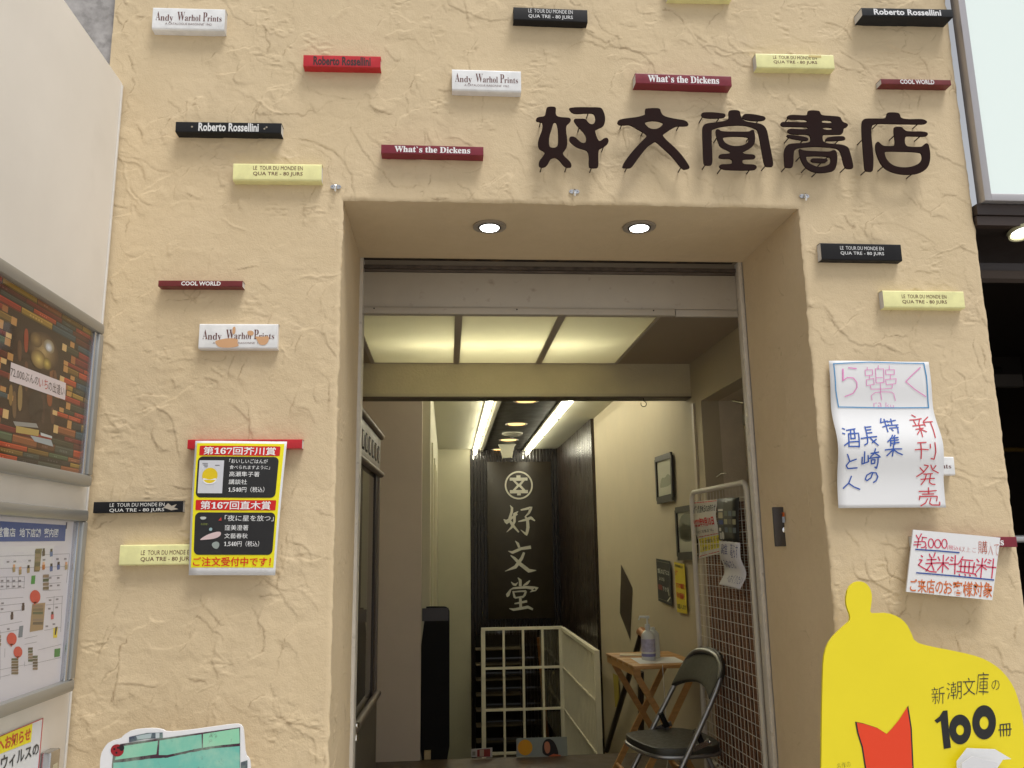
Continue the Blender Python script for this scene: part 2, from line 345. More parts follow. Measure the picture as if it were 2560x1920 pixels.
# ------------------------------------------------------------------ plaster height field
def vnoise(X, Z, sc, seed):
    r = np.random.default_rng(seed); g = r.random((256, 256)); x = X*sc+57.3; z = Z*sc+31.7
    xi, zi = np.floor(x).astype(int), np.floor(z).astype(int); fx, fz = x-xi, z-zi; fx = fx*fx*(3-2*fx); fz = fz*fz*(3-2*fz)
    h = lambda i, j: g[i % 256, j % 256]
    return (h(xi, zi)*(1-fx)+h(xi+1, zi)*fx)*(1-fz)+(h(xi, zi+1)*(1-fx)+h(xi+1, zi+1)*fx)*fz-.5
def fbm(X, Z, sc, seed, o=4):
    return sum(vnoise(X, Z, sc*2**i, seed+i)*.5**i for i in range(o))
def trowel(xs, zs, seed, dens=150):
    """overlapping trowel passes: nearly flat plates with ragged, sharp lips, torn patches and lifted ridges"""
    X, Z = np.meshgrid(xs, zs); r = np.random.default_rng(seed)
    H = fbm(X, Z, 4, seed, 3)*.0032; K = np.zeros_like(H)
    wx = fbm(X, Z, 12, seed+9, 6)*.034; wz = fbm(X, Z, 12, seed+19, 6)*.034     # ragged stroke edges
    fine = fbm(X, Z, 45, seed+29, 4)
    gate = np.clip(fbm(X, Z, 30, seed+59, 4)*5+.25, 0, 1)
    area = (xs[-1]-xs[0])*(zs[-1]-zs[0])
    for k in range(int(area*dens)):
        cx, cz = r.uniform(xs[0]-.1, xs[-1]+.1), r.uniform(zs[0]-.1, zs[-1]+.1)
        big = r.random() < .12; L = r.uniform(.10, .24) if big else r.uniform(.022, .10); W = r.uniform(.03, .08) if big else r.uniform(.010, .045); th = r.uniform(0, math.pi); cur = r.uniform(-3.4, 3.4)*(1 if big else 2.2)
        rad = L+W+.05
        i0, i1 = np.searchsorted(xs, (cx-rad, cx+rad)); j0, j1 = np.searchsorted(zs, (cz-rad, cz+rad))
        if i1-i0 < 3 or j1-j0 < 3: continue
        sl_ = (slice(j0, j1), slice(i0, i1)); q = r.uniform(.5, 1.6)
        dx, dz = X[sl_]+wx[sl_]*q-cx, Z[sl_]+wz[sl_]*q-cz
        s_ = dx*math.cos(th)+dz*math.sin(th); t_ = -dx*math.sin(th)+dz*math.cos(th)+cur*s_*s_
        ms = np.clip((L-np.abs(s_))/(.35*L+.004), 0, 1)
        hard = np.clip((W-t_)/.0028, 0, 1); soft = np.clip((t_+W)/(W*1.9), 0, 1)   # one sharp lip, then a long feather
        amp = r.uniform(.0007, .0026)
        H[sl_] += amp*hard*soft*ms*ms+np.where((t_ < W) & (t_ > -W), fine[sl_]*.0002, 0)
        e = np.abs(W+.0012-t_); K[sl_] = np.maximum(K[sl_], np.exp(-(e/.0017)**2)*np.clip(ms*1.6-.35, 0, 1)*min(1, amp/.0020))  # mask for the painted shade and dirt line along the sharp lip
    for k in range(int(area*6)):                                                  # thin proud ridges where the trowel lifted
        cx, cz = r.uniform(xs[0], xs[-1]), r.uniform(zs[0], zs[-1]); L = r.uniform(.03, .13); th = r.uniform(0, math.pi); cur = r.uniform(-5, 5); w = r.uniform(.0016, .003)
        i0, i1 = np.searchsorted(xs, (cx-L-.05, cx+L+.05)); j0, j1 = np.searchsorted(zs, (cz-L-.05, cz+L+.05))
        if i1-i0 < 3 or j1-j0 < 3: continue
        sl_ = (slice(j0, j1), slice(i0, i1)); dx, dz = X[sl_]+wx[sl_]*.8-cx, Z[sl_]+wz[sl_]*.8-cz
        s_ = dx*math.cos(th)+dz*math.sin(th); t_ = -dx*math.sin(th)+dz*math.cos(th)+cur*s_*s_
        H[sl_] += r.uniform(.001, .0026)*np.exp(-(t_/w)**2)*np.clip((L-np.abs(s_))/(.5*L), 0, 1)
    torn = np.clip(fbm(X, Z, 5.5, seed+39, 3)*3.4-.35, 0, 1)*np.clip(fbm(X, Z, 30, seed+69, 2)*5, 0, 1)
    H += torn*np.clip(fbm(X*.7, Z*1.7, 60, seed+49, 4)*6, -1, 1)*.0013+fine*.0005
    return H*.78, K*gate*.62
def grid_obj(name, P, keep, cr, m, parent=None, smooth=True, flip=False):
    nj, ni = P.shape[:2]; idx = np.arange(nj*ni).reshape(nj, ni)
    a, b, c, d = idx[:-1, :-1], idx[:-1, 1:], idx[1:, 1:], idx[1:, :-1]
    q = np.stack([a, b, c, d], -1)[keep] if not flip else np.stack([a, d, c, b], -1)[keep]
    used = np.zeros(nj*ni, bool); used[q.ravel()] = True; mp = np.cumsum(used)-1
    V = P.reshape(-1, 3)[used]; Q = mp[q].astype(np.int32)
    me = bpy.data.meshes.new(name); me.vertices.add(len(V)); me.vertices.foreach_set('co', V.astype(np.float32).ravel())
    me.loops.add(Q.size); me.loops.foreach_set('vertex_index', Q.ravel()); me.polygons.add(len(Q))
    me.polygons.foreach_set('loop_start', np.arange(0, Q.size, 4, dtype=np.int32)); me.update(calc_edges=True)
    me.polygons.foreach_set('use_smooth', np.ones(len(Q), bool))
    at = me.attributes.new('crease_shade_dirt', 'FLOAT', 'POINT'); at.data.foreach_set('value', cr.ravel()[used].astype(np.float32))
    me.materials.append(m); return link(bpy.data.objects.new(name, me), parent)

X0, X1, DX0, DX1, DZ, REV = -1.13, 1.852, -.345, 1.215, 2.418, .555
GZ = -.12                                                 # street level
fac = wempty('bookshop_facade', (.4, 0, GZ), 'sand coloured rough trowelled plaster shopfront wall around the deep entrance', 'facade')
def pin(a, lines):
    a = a.copy()
    for l in lines: a[np.argmin(np.abs(a-l))] = l
    return a
xs = pin(np.arange(X0, X1+.002, .0031), [DX0, DX1]); xs[-1] = X1
zs = np.concatenate([np.linspace(GZ, .5, 40)[:-1], pin(np.arange(.5, 3.36, .0031), [DZ]), np.linspace(3.37, 4.4, 40)])
H, KR = trowel(xs, zs, 3)
XX, ZZ = np.meshgrid(xs, zs)
def edge_j(t, seed): return (fbm(t, t*0+.3, 22, seed, 4))*.007
inx = (XX > DX0-1e-6) & (XX < DX1+1e-6)
# distance to the opening edge, for a worn rounded arris
dxo = np.maximum(np.maximum(DX0-XX, XX-DX1), 0); dzo = np.maximum(ZZ-DZ, 0); dist = np.hypot(dxo, dzo)
fall = np.clip(dist/.012, 0, 1)**.5
dR = np.clip((X1-XX)/.012, 0, 1)**.5
Hf = (H+.001)*fall*dR-(1-fall)*.003-(1-dR)*.006
PX_, PZ_ = XX.copy(), ZZ.copy()
w = np.exp(-dist/.008)
sideL = (ZZ <= DZ) & (XX <= DX0+1e-6); sideR = (ZZ <= DZ) & (XX >= DX1-1e-6); top = ZZ >= DZ-1e-6
PX_ += np.where(sideL, edge_j(ZZ, 5)*w, 0)+np.where(sideR, edge_j(ZZ, 6)*w, 0)
PZ_ += np.where(top & inx, edge_j(XX, 7)*w*1.0, 0)
PX_ += np.where(XX > X1-.03, edge_j(ZZ, 8)*np.exp(-(X1-XX)/.006)*.8, 0)
P = np.stack([PX_, -Hf, PZ_], -1)
cxm = (XX[:-1, :-1]+XX[1:, 1:])/2; czm = (ZZ[:-1, :-1]+ZZ[1:, 1:])/2
keep = ~((cxm > DX0) & (cxm < DX1) & (czm < DZ))
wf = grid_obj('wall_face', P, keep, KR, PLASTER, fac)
# jambs and soffit
ys = np.concatenate([np.linspace(0, .02, 6)[:-1], np.arange(.02, REV+.004, .0045)])
def jamb(x0, sign, seed):
    zj = zs[zs <= DZ+1e-6]; h, kr = trowel(ys, zj, seed, 70); Y, Z = np.meshgrid(ys, zj)
    off = edge_j(Z, 5 if sign > 0 else 6)*np.exp(-Y/.008)+sign*(h*.7)*np.clip(Y/.012, 0, 1)
    Pj = np.stack([x0+off, Y+.003*np.exp(-Y/.004), Z], -1)
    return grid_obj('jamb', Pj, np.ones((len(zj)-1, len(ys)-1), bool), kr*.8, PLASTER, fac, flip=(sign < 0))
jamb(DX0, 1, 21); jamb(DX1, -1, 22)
xj = xs[(xs >= DX0-1e-6) & (xs <= DX1+1e-6)]
h = trowel(ys, xj, 23, 14)[0].T*.35; Y, X = np.meshgrid(ys, xj, indexing='ij')
Pj = np.stack([X, Y+.003*np.exp(-Y/.004), DZ+edge_j(X, 7)*np.exp(-Y/.008)-h*np.clip(Y/.012, 0, 1)], -1)
grid_obj('soffit', Pj, np.ones((len(ys)-1, len(xj)-1), bool), h*0, PLASTER, fac)
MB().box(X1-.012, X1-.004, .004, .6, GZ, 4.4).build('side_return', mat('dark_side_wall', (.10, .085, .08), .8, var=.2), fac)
MB().box(X0, DX0-.02, .02, .56, GZ, 4.4).box(DX1+.02, X1-.014, .02, .56, GZ, 4.4).box(DX0-.02, DX1+.02, .02, .56, DZ+.02, 4.4).build('wall_core', CREAM, fac)

# ------------------------------------------------------------------ setting: street, side wall, concrete
tag(MB().box(-30, 30, -30, 0, GZ-.1, GZ).build('ground', mat('street_paving', (.46, .44, .41), .7, var=.12, bump=.3, bscale=30)), kind='structure')
tag(MB().box(DX0, DX1, 0, .6, GZ, -.004).build('door_step', mat('stone_step', (.22, .2, .18), .6, var=.15)), kind='structure')
sw = wempty('side_wall', (-1.15, -1.5, GZ), 'smooth off white painted side wall standing left of the sand plaster shopfront', 'wall')
TOPZ = 2.812
bm_ = MB().box(-1.30, -1.077, -3.2, -.012, GZ, TOPZ).build('wall_body', mat('offwhite_plaster', (.78, .74, .68), .55, var=.05, vscale=2.2, bump=.12, bscale=7, stain=((.62, .58, .52), 4, .60, .3)), sw, bevel=.004)
MB().box(-1.0765, -1.0745, -.022, -.012, .3, TOPZ-.01).build('sealant_bead', WHITE, sw)
con = tag(MB().box(-3.2, -1.134, .02, .5, 1.5, 5).build('concrete_wall', mat('rough_concrete', (.36, .34, .33), .85, var=.22, vscale=22, bump=.7, bscale=35, stain=((.2, .19, .18), 30, .55, .6))), 'grey rough concrete wall in the top left corner', 'wall')

# ------------------------------------------------------------------ book spine plaques
def plaque(xl, xr, yt, yfb, col, ends, depth, rnd, lines, label, slope=0., tcol=(0, 0, 0), peel=False, rough=.35, extra=None, name='book_plaque'):
    """front face spans photo columns xl..xr and rows yt..yfb (rows of the left end); slope = row drop per column"""
    yf = -depth
    TL, TR = fp(xl, yt, yf), fp(xr, yt+slope*(xr-xl), yf); BL = fp(xl, yfb, yf)
    w = TR[0]-TL[0]; hgt = TL[2]-BL[2]; tilt = math.atan2(TR[2]-TL[2], w)
    cen = ((TL[0]+TR[0])/2, -.001, (TL[2]+TR[2])/2-hgt/2)
    prof = []
    for cx_, cz_, a0 in ((-depth+rnd, hgt/2-rnd, 90), (-depth+rnd, -hgt/2+rnd, 180)):
        for t in range(0, 91, 15): prof.append((cx_+rnd*math.cos(R(a0+t)), cz_+rnd*math.sin(R(a0+t))))
    prof = [(.004, hgt/2)]+prof+[(.004, -hgt/2)]; n = len(prof)
    V = [(s*w/2, a, b) for s in (-1, 1) for a, b in prof]; F = [(i, i+1, n+i+1, n+i) for i in range(n-1)]+[(n-1, 0, n, 2*n-1)]
    dark = max(col) < .05; cm = mat('plaque_'+name+str(col), col, .5 if dark else rough, var=.10, vscale=24, coat=0 if dark else .12, spec=.22 if dark else .45)
    o = mesh_obj(name, V, F, cm, smooth=True); o.data.set_sharp_from_angle(angle=R(35)); o.location = cen; o.rotation_euler = (0, -tilt, 0)
    for s in (-1, 1):
        pr = [(a*.985, b*.97) for a, b in prof]; V2 = [(s*(w/2-.0015), a, b) for a, b in pr]+[(s*(w/2-.006), a, b) for a, b in pr]
        F2 = [tuple(range(n)), tuple(range(2*n-1, n-1, -1))]+[(i, i+1, n+i+1, n+i) for i in range(n-1)]
        mesh_obj('end_face', V2, F2, PAGE if ends else cm, o)
    if lines:
        sh = Sheet([(-w/2, -depth, hgt/2), (w/2, -depth, hgt/2), (w/2, -depth, -hgt/2), (-w/2, -depth, -hgt/2)])
        for t, u0, v0, u1, v1, b in lines: sh.text(t, (u0, v0, u1, v1), tcol, bold=b, off=.0006)
        if extra: extra(sh)
        sh.finish(o)
    return tag(o, label, 'plaque', 'book spine plaques fixed on the plaster wall')
def serif(t):   # mathematical bold letters of the bundled font are drawn with serifs
    o_ = ''
    for c in t:
        if 'A' <= c <= 'Z': o_ += chr(0x1D400+ord(c)-65)
        elif 'a' <= c <= 'z': o_ += chr(0x1D41A+ord(c)-97)
        elif '0' <= c <= '9': o_ += chr(0x1D7CE+ord(c)-48)
        else: o_ += c
    return o_
BRN = C_(95, 45, 40); TN = (.011, .010, .011)
AW = [(serif('A'), .045, .20, .110, .60, -.006), (serif('ndy'), .112, .335, .285, .70, -.004), (serif('W'), .340, .20, .445, .60, -.006), (serif('arhol'), .447, .32, .662, .60, -.004), (serif('P'), .695, .20, .755, .60, -.006), (serif('rints'), .758, .34, .955, .60, -.004), ("A CATALOGUE RAISONNE' 1962", .18, .69, .82, .79, -.008)]
def LT(v0, v1, u0=.22, u1=.78):
    h_ = (v1-v0)
    return [('LE  TOUR DU MONDE EN', u0, v0, u1, v0+h_*.38, .0), ('QUA TRE - 80 JURS', u0, v0+h_*.56, u1, v1, .006)]
WD = [(serif('What`s the Dickens'), .13, .14, .87, .84, .016)]
RR = [('Roberto Rossellini', .13, .12, .87, .88, .030)]
CW = [('COOL WORLD', .27, .14, .74, .86, .03)]
Y_, W_, K_, RD, MR, CWc = (.80, .77, .37), (.76, .76, .76), (.012, .012, .014), (.50, .014, .022), (.19, .010, .024), (.15, .014, .016)
plaque(383.5, 564, 17.5, 73, W_, 1, .032, .007, AW, 'white book spine plaque with clean red-brown serif lettering, top left corner of the plaster', .026, BRN)
RRl = [('Roberto Rossellini', .215, .08, .785, .90, .030)]
def chips(sh):
    for u, v in ((.155, .5), (.84, .6), (.86, .45)): sh.disc(u, v, .010, C_(150, 140, 125), off=.0009, layer='paint_chip', n=7)
plaque(440, 704, 304, 330, K_, 1, .040, .003, RRl, 'black book spine plaque with white lettering and two paint chips, near the white side wall', .014, (.7, .7, .7), extra=chips)
plaque(584, 805, 407.5, 451, Y_, 1, .032, .007, LT(.16, .76, .225, .785), 'yellow book spine plaque between the chipped black plaque and the left metal hook', .011, BRN)
plaque(759, 952, 137, 166, RD, 1, .034, .003, RR, 'bright red book spine plaque with black lettering, high on the wall', .020, (.03, .01, .01))
plaque(1283.5, 1468, 17.5, 49, TN, 0, .036, .003, LT(.10, .88, .2, .8), 'black book spine plaque with white lettering at the top edge, above the second sign character', .04, (.7, .7, .7))
plaque(1130, 1302, 172, 226, W_, 0, .032, .007, AW, 'white book spine plaque with red-brown lettering just left of the brown sign characters', .030, BRN)
plaque(953, 1208.5, 361, 383, MR, 0, .042, .002, WD, 'maroon book spine plaque with bold white lettering directly above the entrance', .024, (.8, .78, .78))
plaque(1667, 1826, -52, -6, Y_, 1, .032, .006, None, 'book spine plaque cut off by the top edge, only its underside showing', .02)
plaque(2153, 2380, 19.5, 39, (.018, .019, .022), 1, .060, .002, RR, 'black book spine plaque with white lettering reaching past the right edge of the plaster', .018, (.75, .75, .77))
plaque(1888.5, 2083, 133, 169, Y_, 1, .034, .005, LT(.16, .74), 'yellow book spine plaque with a strip of old tape, above the sign characters', .02, BRN, extra=lambda sh: sh.rect(.68, .08, .84, .24, C_(205, 185, 120), .0008, 'tape'))
plaque(1587.5, 1827.5, 183, 208, MR, 1, .045, .002, WD, 'maroon book spine plaque with bold white lettering above the middle sign characters', .033, (.8, .78, .78))
plaque(2201.5, 2376, 197, 210, CWc, 1, .036, .002, [('COOL WORLD', .27, .08, .76, .95, .03)], 'thin maroon book spine plaque above the last sign character', .017, (.75, .72, .72))
plaque(2050, 2251, 607, 649, TN, 1, .030, .004, LT(.18, .74, .24, .78), 'black book spine plaque with white lettering right of the entrance, above a yellow one', .02, (.7, .7, .7))
plaque(2205.5, 2407.6, 725.5, 769, Y_, 1, .030, .006, LT(.24, .80, .23, .78), 'yellow book spine plaque above the handwritten paper notice, right of the entrance', .012, BRN)
plaque(2190, 2383, 1139, 1186, W_, 1, .030, .006, [(a, b, c+.06, d, e+.04, f_) for a, b, c, d, e, f_ in AW], 'white book spine plaque mostly hidden behind the handwritten paper notice', .014, BRN)
plaque(2282, 2540, 1341, 1367, MR, 1, .030, .002, WD, 'maroon book spine plaque mostly hidden behind the small shipping notice', .004, (.8, .78, .78))
plaque(396.6, 607, 701, 716, CWc, 1, .034, .002, CW, 'thin maroon book spine plaque on the left, above the peeled white one', .005, (.8, .78, .76))
def peel(sh):
    for p in ([(.2, .72), (.24, .66), (.36, .58), (.5, .6), (.49, .78), (.52, .9), (.4, .97), (.25, .95)], [(.70, .5), (.8, .53), (.9, .48), (.87, .85), (.77, .86), (.74, .66)], [(.60, .3), (.68, .27), (.7, .45), (.63, .5)], [(.42, .13), (.46, .12), (.46, .4), (.42, .45)]):
        sh.poly([(a, b) for a, b in chaikin(p, 2)], C_(206, 160, 118), .0011, 'peeled_patch')
plaque(499.6, 696, 809, 872, W_, 0, .026, .006, [(a, b, c+.04, d, e+.02, f_) for a, b, c, d, e, f_ in AW], 'white book spine plaque with peeled tan patches over its lettering', .003, BRN, extra=peel)
plaque(469.7, 756, 1099, 1122, RD, 1, .032, .002, None, 'red book spine plaque behind the yellow and black award poster', -.003)
def bird(sh):
    sh.poly([(.83, .2), (.87, .45), (.93, .3), (.9, .6), (.95, .75), (.87, .85), (.82, .7), (.78, .6)], C_(175, 165, 150), .0011, 'paint_chip')
plaque(235, 459, 1255, 1283, K_, 1, .022, .003, LT(.14, 1.0, .18, .79), 'black book spine plaque with worn white scuffs, left of the award poster', -.014, (.75, .74, .7), extra=bird)
plaque(301, 522, 1362.4, 1414, Y_, 1, .028, .005, LT(.28, .86, .24, .82), 'yellow book spine plaque partly covered by the award poster', -.012, BRN)

# ------------------------------------------------------------------ large brown sign characters standing off the wall on pins
def g(ox, oy, pts): return [(ox+a/8.732, oy+b/8.732) for a, b in pts]
SIGN = [
 (1320, 250, [[[(430,145),(520,135),(605,150),(610,200),(603,290),(625,340),(700,370),(860,375),(925,395),(940,430),(915,480),(850,530),(832,600),(835,700),(855,830),(858,950),(845,1030),(800,1090),(760,1140),(765,1180),(800,1230),(880,1300),(940,1370),(953,1440),(930,1465),(850,1465),(800,1445),(740,1380),(680,1300),(620,1258),(570,1250),(510,1265),(470,1320),(430,1400),(380,1450),(310,1468),(250,1450),(235,1400),(250,1320),(310,1250),(360,1180),(370,1140),(340,1110),(280,1080),(235,1040),(220,960),(225,880),(260,780),(300,680),(320,580),(320,510),(305,480),(250,468),(190,460),(175,425),(190,385),(260,362),(340,355),(375,335),(390,250),(405,180)],
   [(560,480),(620,480),(650,600),(662,750),(660,990),(600,1035),(540,1042),(470,1020),(455,930),(465,800),(500,680),(530,580)]],
  [[(897,170),(1000,155),(1150,150),(1350,153),(1560,155),(1610,175),(1650,240),(1680,330),(1687,430),(1670,520),(1630,575),(1550,610),(1480,640),(1465,665),(1480,740),(1510,820),(1550,893),(1600,880),(1660,830),(1720,815),(1750,840),(1765,890),(1740,950),(1680,1000),(1600,1045),(1555,1070),(1540,1120),(1535,1250),(1540,1400),(1530,1470),(1450,1480),(1350,1475),(1330,1430),(1328,1350),(1335,1250),(1325,1170),(1300,1110),(1260,1080),(1150,1050),(1060,1020),(980,960),(910,890),(900,840),(920,800),(970,788),(1030,805),(1090,860),(1150,915),(1210,938),(1260,920),(1278,850),(1270,790),(1220,700),(1130,610),(1060,540),(1010,460),(1002,425),(1030,405),(1130,402),(1240,403),(1280,435),(1330,500),(1390,528),(1440,515),(1470,460),(1475,400),(1460,330),(1430,290),(1370,278),(1200,285),(1050,293),(960,270),(910,210)]]],
  [(280,440),(300,1435),(845,1440),(1395,1450),(1325,250),(1130,560),(1660,990)], 'first brown stylised sign character from the left, made of two standing pieces'),
 (1530, 250, [[[(735,180),(900,170),(1010,172),(1055,195),(1065,240),(1090,300),(1150,350),(1280,385),(1450,415),(1580,435),(1650,475),(1675,530),(1660,555),(1560,565),(1470,560),(1390,570),(1300,620),(1190,690),(1120,745),(1110,770),(1130,800),(1200,880),(1330,990),(1450,1110),(1560,1240),(1650,1370),(1703,1465),(1680,1490),(1600,1512),(1540,1500),(1470,1420),(1370,1290),(1240,1150),(1080,1010),(957,893),(900,925),(800,990),(700,1100),(600,1230),(500,1370),(425,1475),(330,1480),(235,1475),(232,1440),(260,1370),(350,1240),(480,1080),(620,930),(740,810),(765,770),(740,735),(680,695),(560,630),(450,560),(370,533),(260,540),(160,540),(120,500),(125,460),(170,425),(260,402),(420,383),(580,362),(690,330),(735,300),(725,260),(728,210)],
   [(705,490),(760,465),(840,448),(920,445),(1020,458),(1090,480),(1125,505),(1090,560),(1020,612),(930,632),(840,620),(770,575)]]],
  [(230,500),(1485,520),(340,1440),(1520,1450),(700,640)], 'second brown stylised sign character, a wide cross shape with an eye-shaped opening'),
 (1740, 260, [[[(118,215),(140,185),(220,173),(400,175),(560,195),(648,210),(645,285),(500,303),(300,305),(180,290),(130,260)]], [[(1015,270),(1040,225),(1100,208),(1250,215),(1400,245),(1505,268),(1530,325),(1470,355),(1340,365),(1180,355),(1070,330),(1020,300)]],
  [[(715,160),(750,133),(850,125),(940,138),(968,170),(975,240),(1000,310),(1060,360),(1160,390),(1350,412),(1450,440),(1520,500),(1560,590),(1590,750),(1630,960),(1670,1160),(1698,1360),(1600,1365),(1520,1358),(1490,1280),(1460,1130),(1420,900),(1380,680),(1345,560),(1300,530),(1180,485),(1050,460),(900,455),(700,465),(500,500),(380,540),(345,570),(345,700),(350,900),(362,1100),(360,1325),(280,1335),(180,1325),(165,1200),(158,1000),(150,750),(143,560),(150,490),(190,435),(280,410),(440,395),(580,375),(680,345),(722,310),(718,240)]],
  [[(440,560),(470,542),(510,555),(560,595),(900,597),(1160,600),(1210,565),(1250,560),(1275,580),(1295,700),(1290,830),(1250,910),(1170,970),(1080,1015),(1015,1050),(1050,1080),(1130,1090),(1240,1093),(1290,1115),(1303,1160),(1280,1192),(1180,1195),(1070,1197),(1020,1220),(1013,1255),(1030,1295),(1090,1312),(1250,1312),(1315,1335),(1335,1375),(1310,1420),(1230,1437),(1000,1440),(650,1430),(560,1405),(510,1365),(520,1330),(570,1308),(740,1308),(790,1290),(803,1250),(790,1205),(740,1185),(560,1185),(500,1165),(505,1110),(560,1085),(700,1082),(770,1055),(720,1015),(620,970),(530,920),(495,840),(450,700),(435,620)],
   [(585,725),(680,703),(850,698),(1030,705),(1150,720),(1160,760),(1140,830),(1070,880),(960,912),(850,915),(740,895),(650,850),(600,790)]]],
  [(150,270),(520,280),(1380,330),(220,1300),(560,1390),(1200,1400),(1530,1330),(480,700),(1200,680)], 'middle brown stylised sign character, a bowl on two bars under a roof shape'),
 (1930, 260, [[[(790,140),(900,130),(1040,145),(1060,190),(1085,240),(1250,250),(1490,268),(1515,320),(1545,385),(1650,420),(1668,455),(1640,500),(1570,520),(1560,600),(1530,655),(1400,660),(1200,655),(1120,665),(1105,720),(1115,790),(1140,830),(1250,860),(1500,875),(1600,900),(1680,950),(1710,1050),(1760,1230),(1788,1400),(1700,1410),(1610,1400),(1570,1300),(1530,1130),(1500,1040),(1450,975),(1350,945),(1150,930),(900,920),(700,935),(560,955),(495,1000),(478,1080),(475,1230),(460,1350),(435,1385),(350,1383),(285,1375),(275,1250),(265,1100),(275,990),(320,900),(400,860),(550,850),(720,848),(820,830),(850,790),(850,720),(820,670),(760,655),(560,655),(400,645),(345,600),(350,555),(400,530),(550,540),(720,548),(790,530),(800,510),(760,495),(600,490),(350,487),(220,480),(188,430),(210,395),(260,383),(450,385),(650,395),(750,390),(785,370),(760,345),(700,330),(560,330),(400,325),(325,290),(350,250),(420,230),(560,235),(700,242),(775,238),(785,190)],
   [(1085,375),(1130,345),(1220,345),(1300,358),(1325,388),(1280,412),(1180,408),(1100,400)], [(1095,525),(1160,498),(1260,500),(1335,520),(1305,555),(1230,562),(1150,552)]],
  [[(325,670),(400,668),(600,690),(740,715),(800,745),(790,798),(650,785),(480,760),(330,715)]], [[(1170,770),(1210,725),(1320,705),(1480,695),(1570,700),(1600,730),(1610,770),(1560,785),(1350,798),(1220,800),(1175,790)]],
  [[(590,980),(620,978),(690,1010),(850,1020),(1060,1028),(1270,1035),(1320,1005),(1360,1000),(1410,1020),(1430,1120),(1430,1250),(1400,1380),(1360,1450),(1250,1480),(1080,1498),(950,1490),(820,1440),(720,1360),(650,1240),(610,1120)],
   [(745,1140),(820,1125),(1050,1128),(1270,1145),(1295,1200),(1280,1290),(1200,1340),(1080,1370),(980,1365),(880,1320),(800,1280),(755,1210)]],
  [[(850,1210),(890,1182),(980,1180),(1120,1188),(1220,1200),(1215,1240),(1160,1280),(1050,1278),(920,1268),(860,1245)]]],
  [(370,290),(380,720),(690,770),(1215,770),(1490,750),(320,1350),(640,1120),(990,1470),(1620,1370),(760,1370),(1120,1235),(1270,1100)], 'fourth brown stylised sign character with stacked horizontal bars, second from the right'),
 (2140, 260, [[[(690,180),(820,175),(940,190),(965,230),(980,290),(1060,320),(1200,328),(1400,320),(1500,335),(1560,375),(1550,415),(1480,435),(1200,432),(800,425),(500,420),(400,430),(350,480),(338,600),(345,750),(370,950),(388,1200),(380,1400),(365,1468),(290,1468),(205,1455),(190,1350),(175,1150),(155,900),(135,650),(130,450),(150,340),(220,312),(400,310),(600,315),(660,290),(680,230)]],
  [[(840,500),(920,488),(1005,493),(1040,540),(1110,590),(1250,595),(1450,592),(1550,610),(1580,645),(1560,690),(1480,703),(1300,695),(1130,690),(1085,710),(1068,770),(1075,860),(1110,915),(1200,930),(1430,935),(1480,890),(1540,845),(1590,870),(1615,980),(1632,1120),(1615,1280),(1560,1400),(1450,1480),(1280,1530),(1050,1535),(850,1500),(680,1430),(570,1330),(490,1180),(440,1020),(430,890),(460,820),(500,818),(540,860),(600,910),(720,915),(820,910),(855,890),(860,800),(845,700),(835,600),(838,540)],
   [(630,1080),(640,1035),(700,1022),(900,1028),(1150,1030),(1380,1048),(1440,1070),(1458,1180),(1420,1260),(1340,1320),(1200,1370),(1050,1382),(880,1360),(760,1300),(670,1200)]]],
  [(500,400),(1390,400),(160,760),(870,660),(1430,680),(240,1430),(620,1340),(1260,1500)], 'last brown stylised sign character on the right, with a large rounded bowl'),
]
BRASS = mat('aged_brass_pin', (.07, .055, .045), .5, .5)
YS = -.046
for ox, oy, pieces, pins, lab in SIGN:
    p0 = fp(ox+110, oy+90, 0); root = empty('sign_character', (p0[0], 0, p0[2]), lab, 'sign character', 'large brown shop name characters')
    for loops in pieces:
        ww = []
        for lp in loops:
            q = chaikin(g(ox, oy, lp), 2); ww.append([(lambda w: (w[0], w[2]))(fp(a, b, YS-.004)) for a, b in q])
        v, f = shape_mesh(ww, .005, .0003)
        mesh_obj('character_stroke', [(a-p0[0], YS+c*-1, b-p0[2]) for a, b, c in v], f, MAROON, root)
    for a, b in pins:
        q = fp(ox+a/8.732, oy+b/8.732, YS)
        MB().tube([(q[0]-p0[0], YS+.002, q[2]-p0[2]), (q[0]-p0[0], .004, q[2]-p0[2])], .0022, 8).build('pin', BRASS, root, smooth=True)

# ------------------------------------------------------------------ small metal hooks over the entrance
for px, lab in ((840, 'small chrome eye hook above the left corner of the entrance'), (1435, 'small chrome eye hook above the middle of the entrance'), (2009, 'small chrome eye hook above the right corner of the entrance')):
    c = fp(px, 469+(px-840)*.02, 0); root = empty('wall_hook', (c[0], -.002, c[2]), lab, 'hook', 'metal hooks over the entrance')
    v, f = shape_mesh([[(.014*math.cos(t)+(.008 if math.cos(t) > 0 else -.008), .0075*math.sin(t)) for t in np.linspace(0, 2*math.pi, 24, endpoint=False)]], .003)
    mesh_obj('plate', [(a*.8, -c_-.0035, b) for a, b, c_ in v], f, STEEL, root)
    MB().tube([(0, -.004, .004), (0, -.012, .003), (0, -.017, -.004), (0, -.016, -.013), (0, -.012, -.018)], .0042, 8).build('hook_arm', CHROME, root, smooth=True)
    for s in (-1, 1): MB().lathe([(.0022, 0), (.0018, -.0012)], (s*.012, -.0062, .002), 8, 'y').build('screw', STEEL, root)

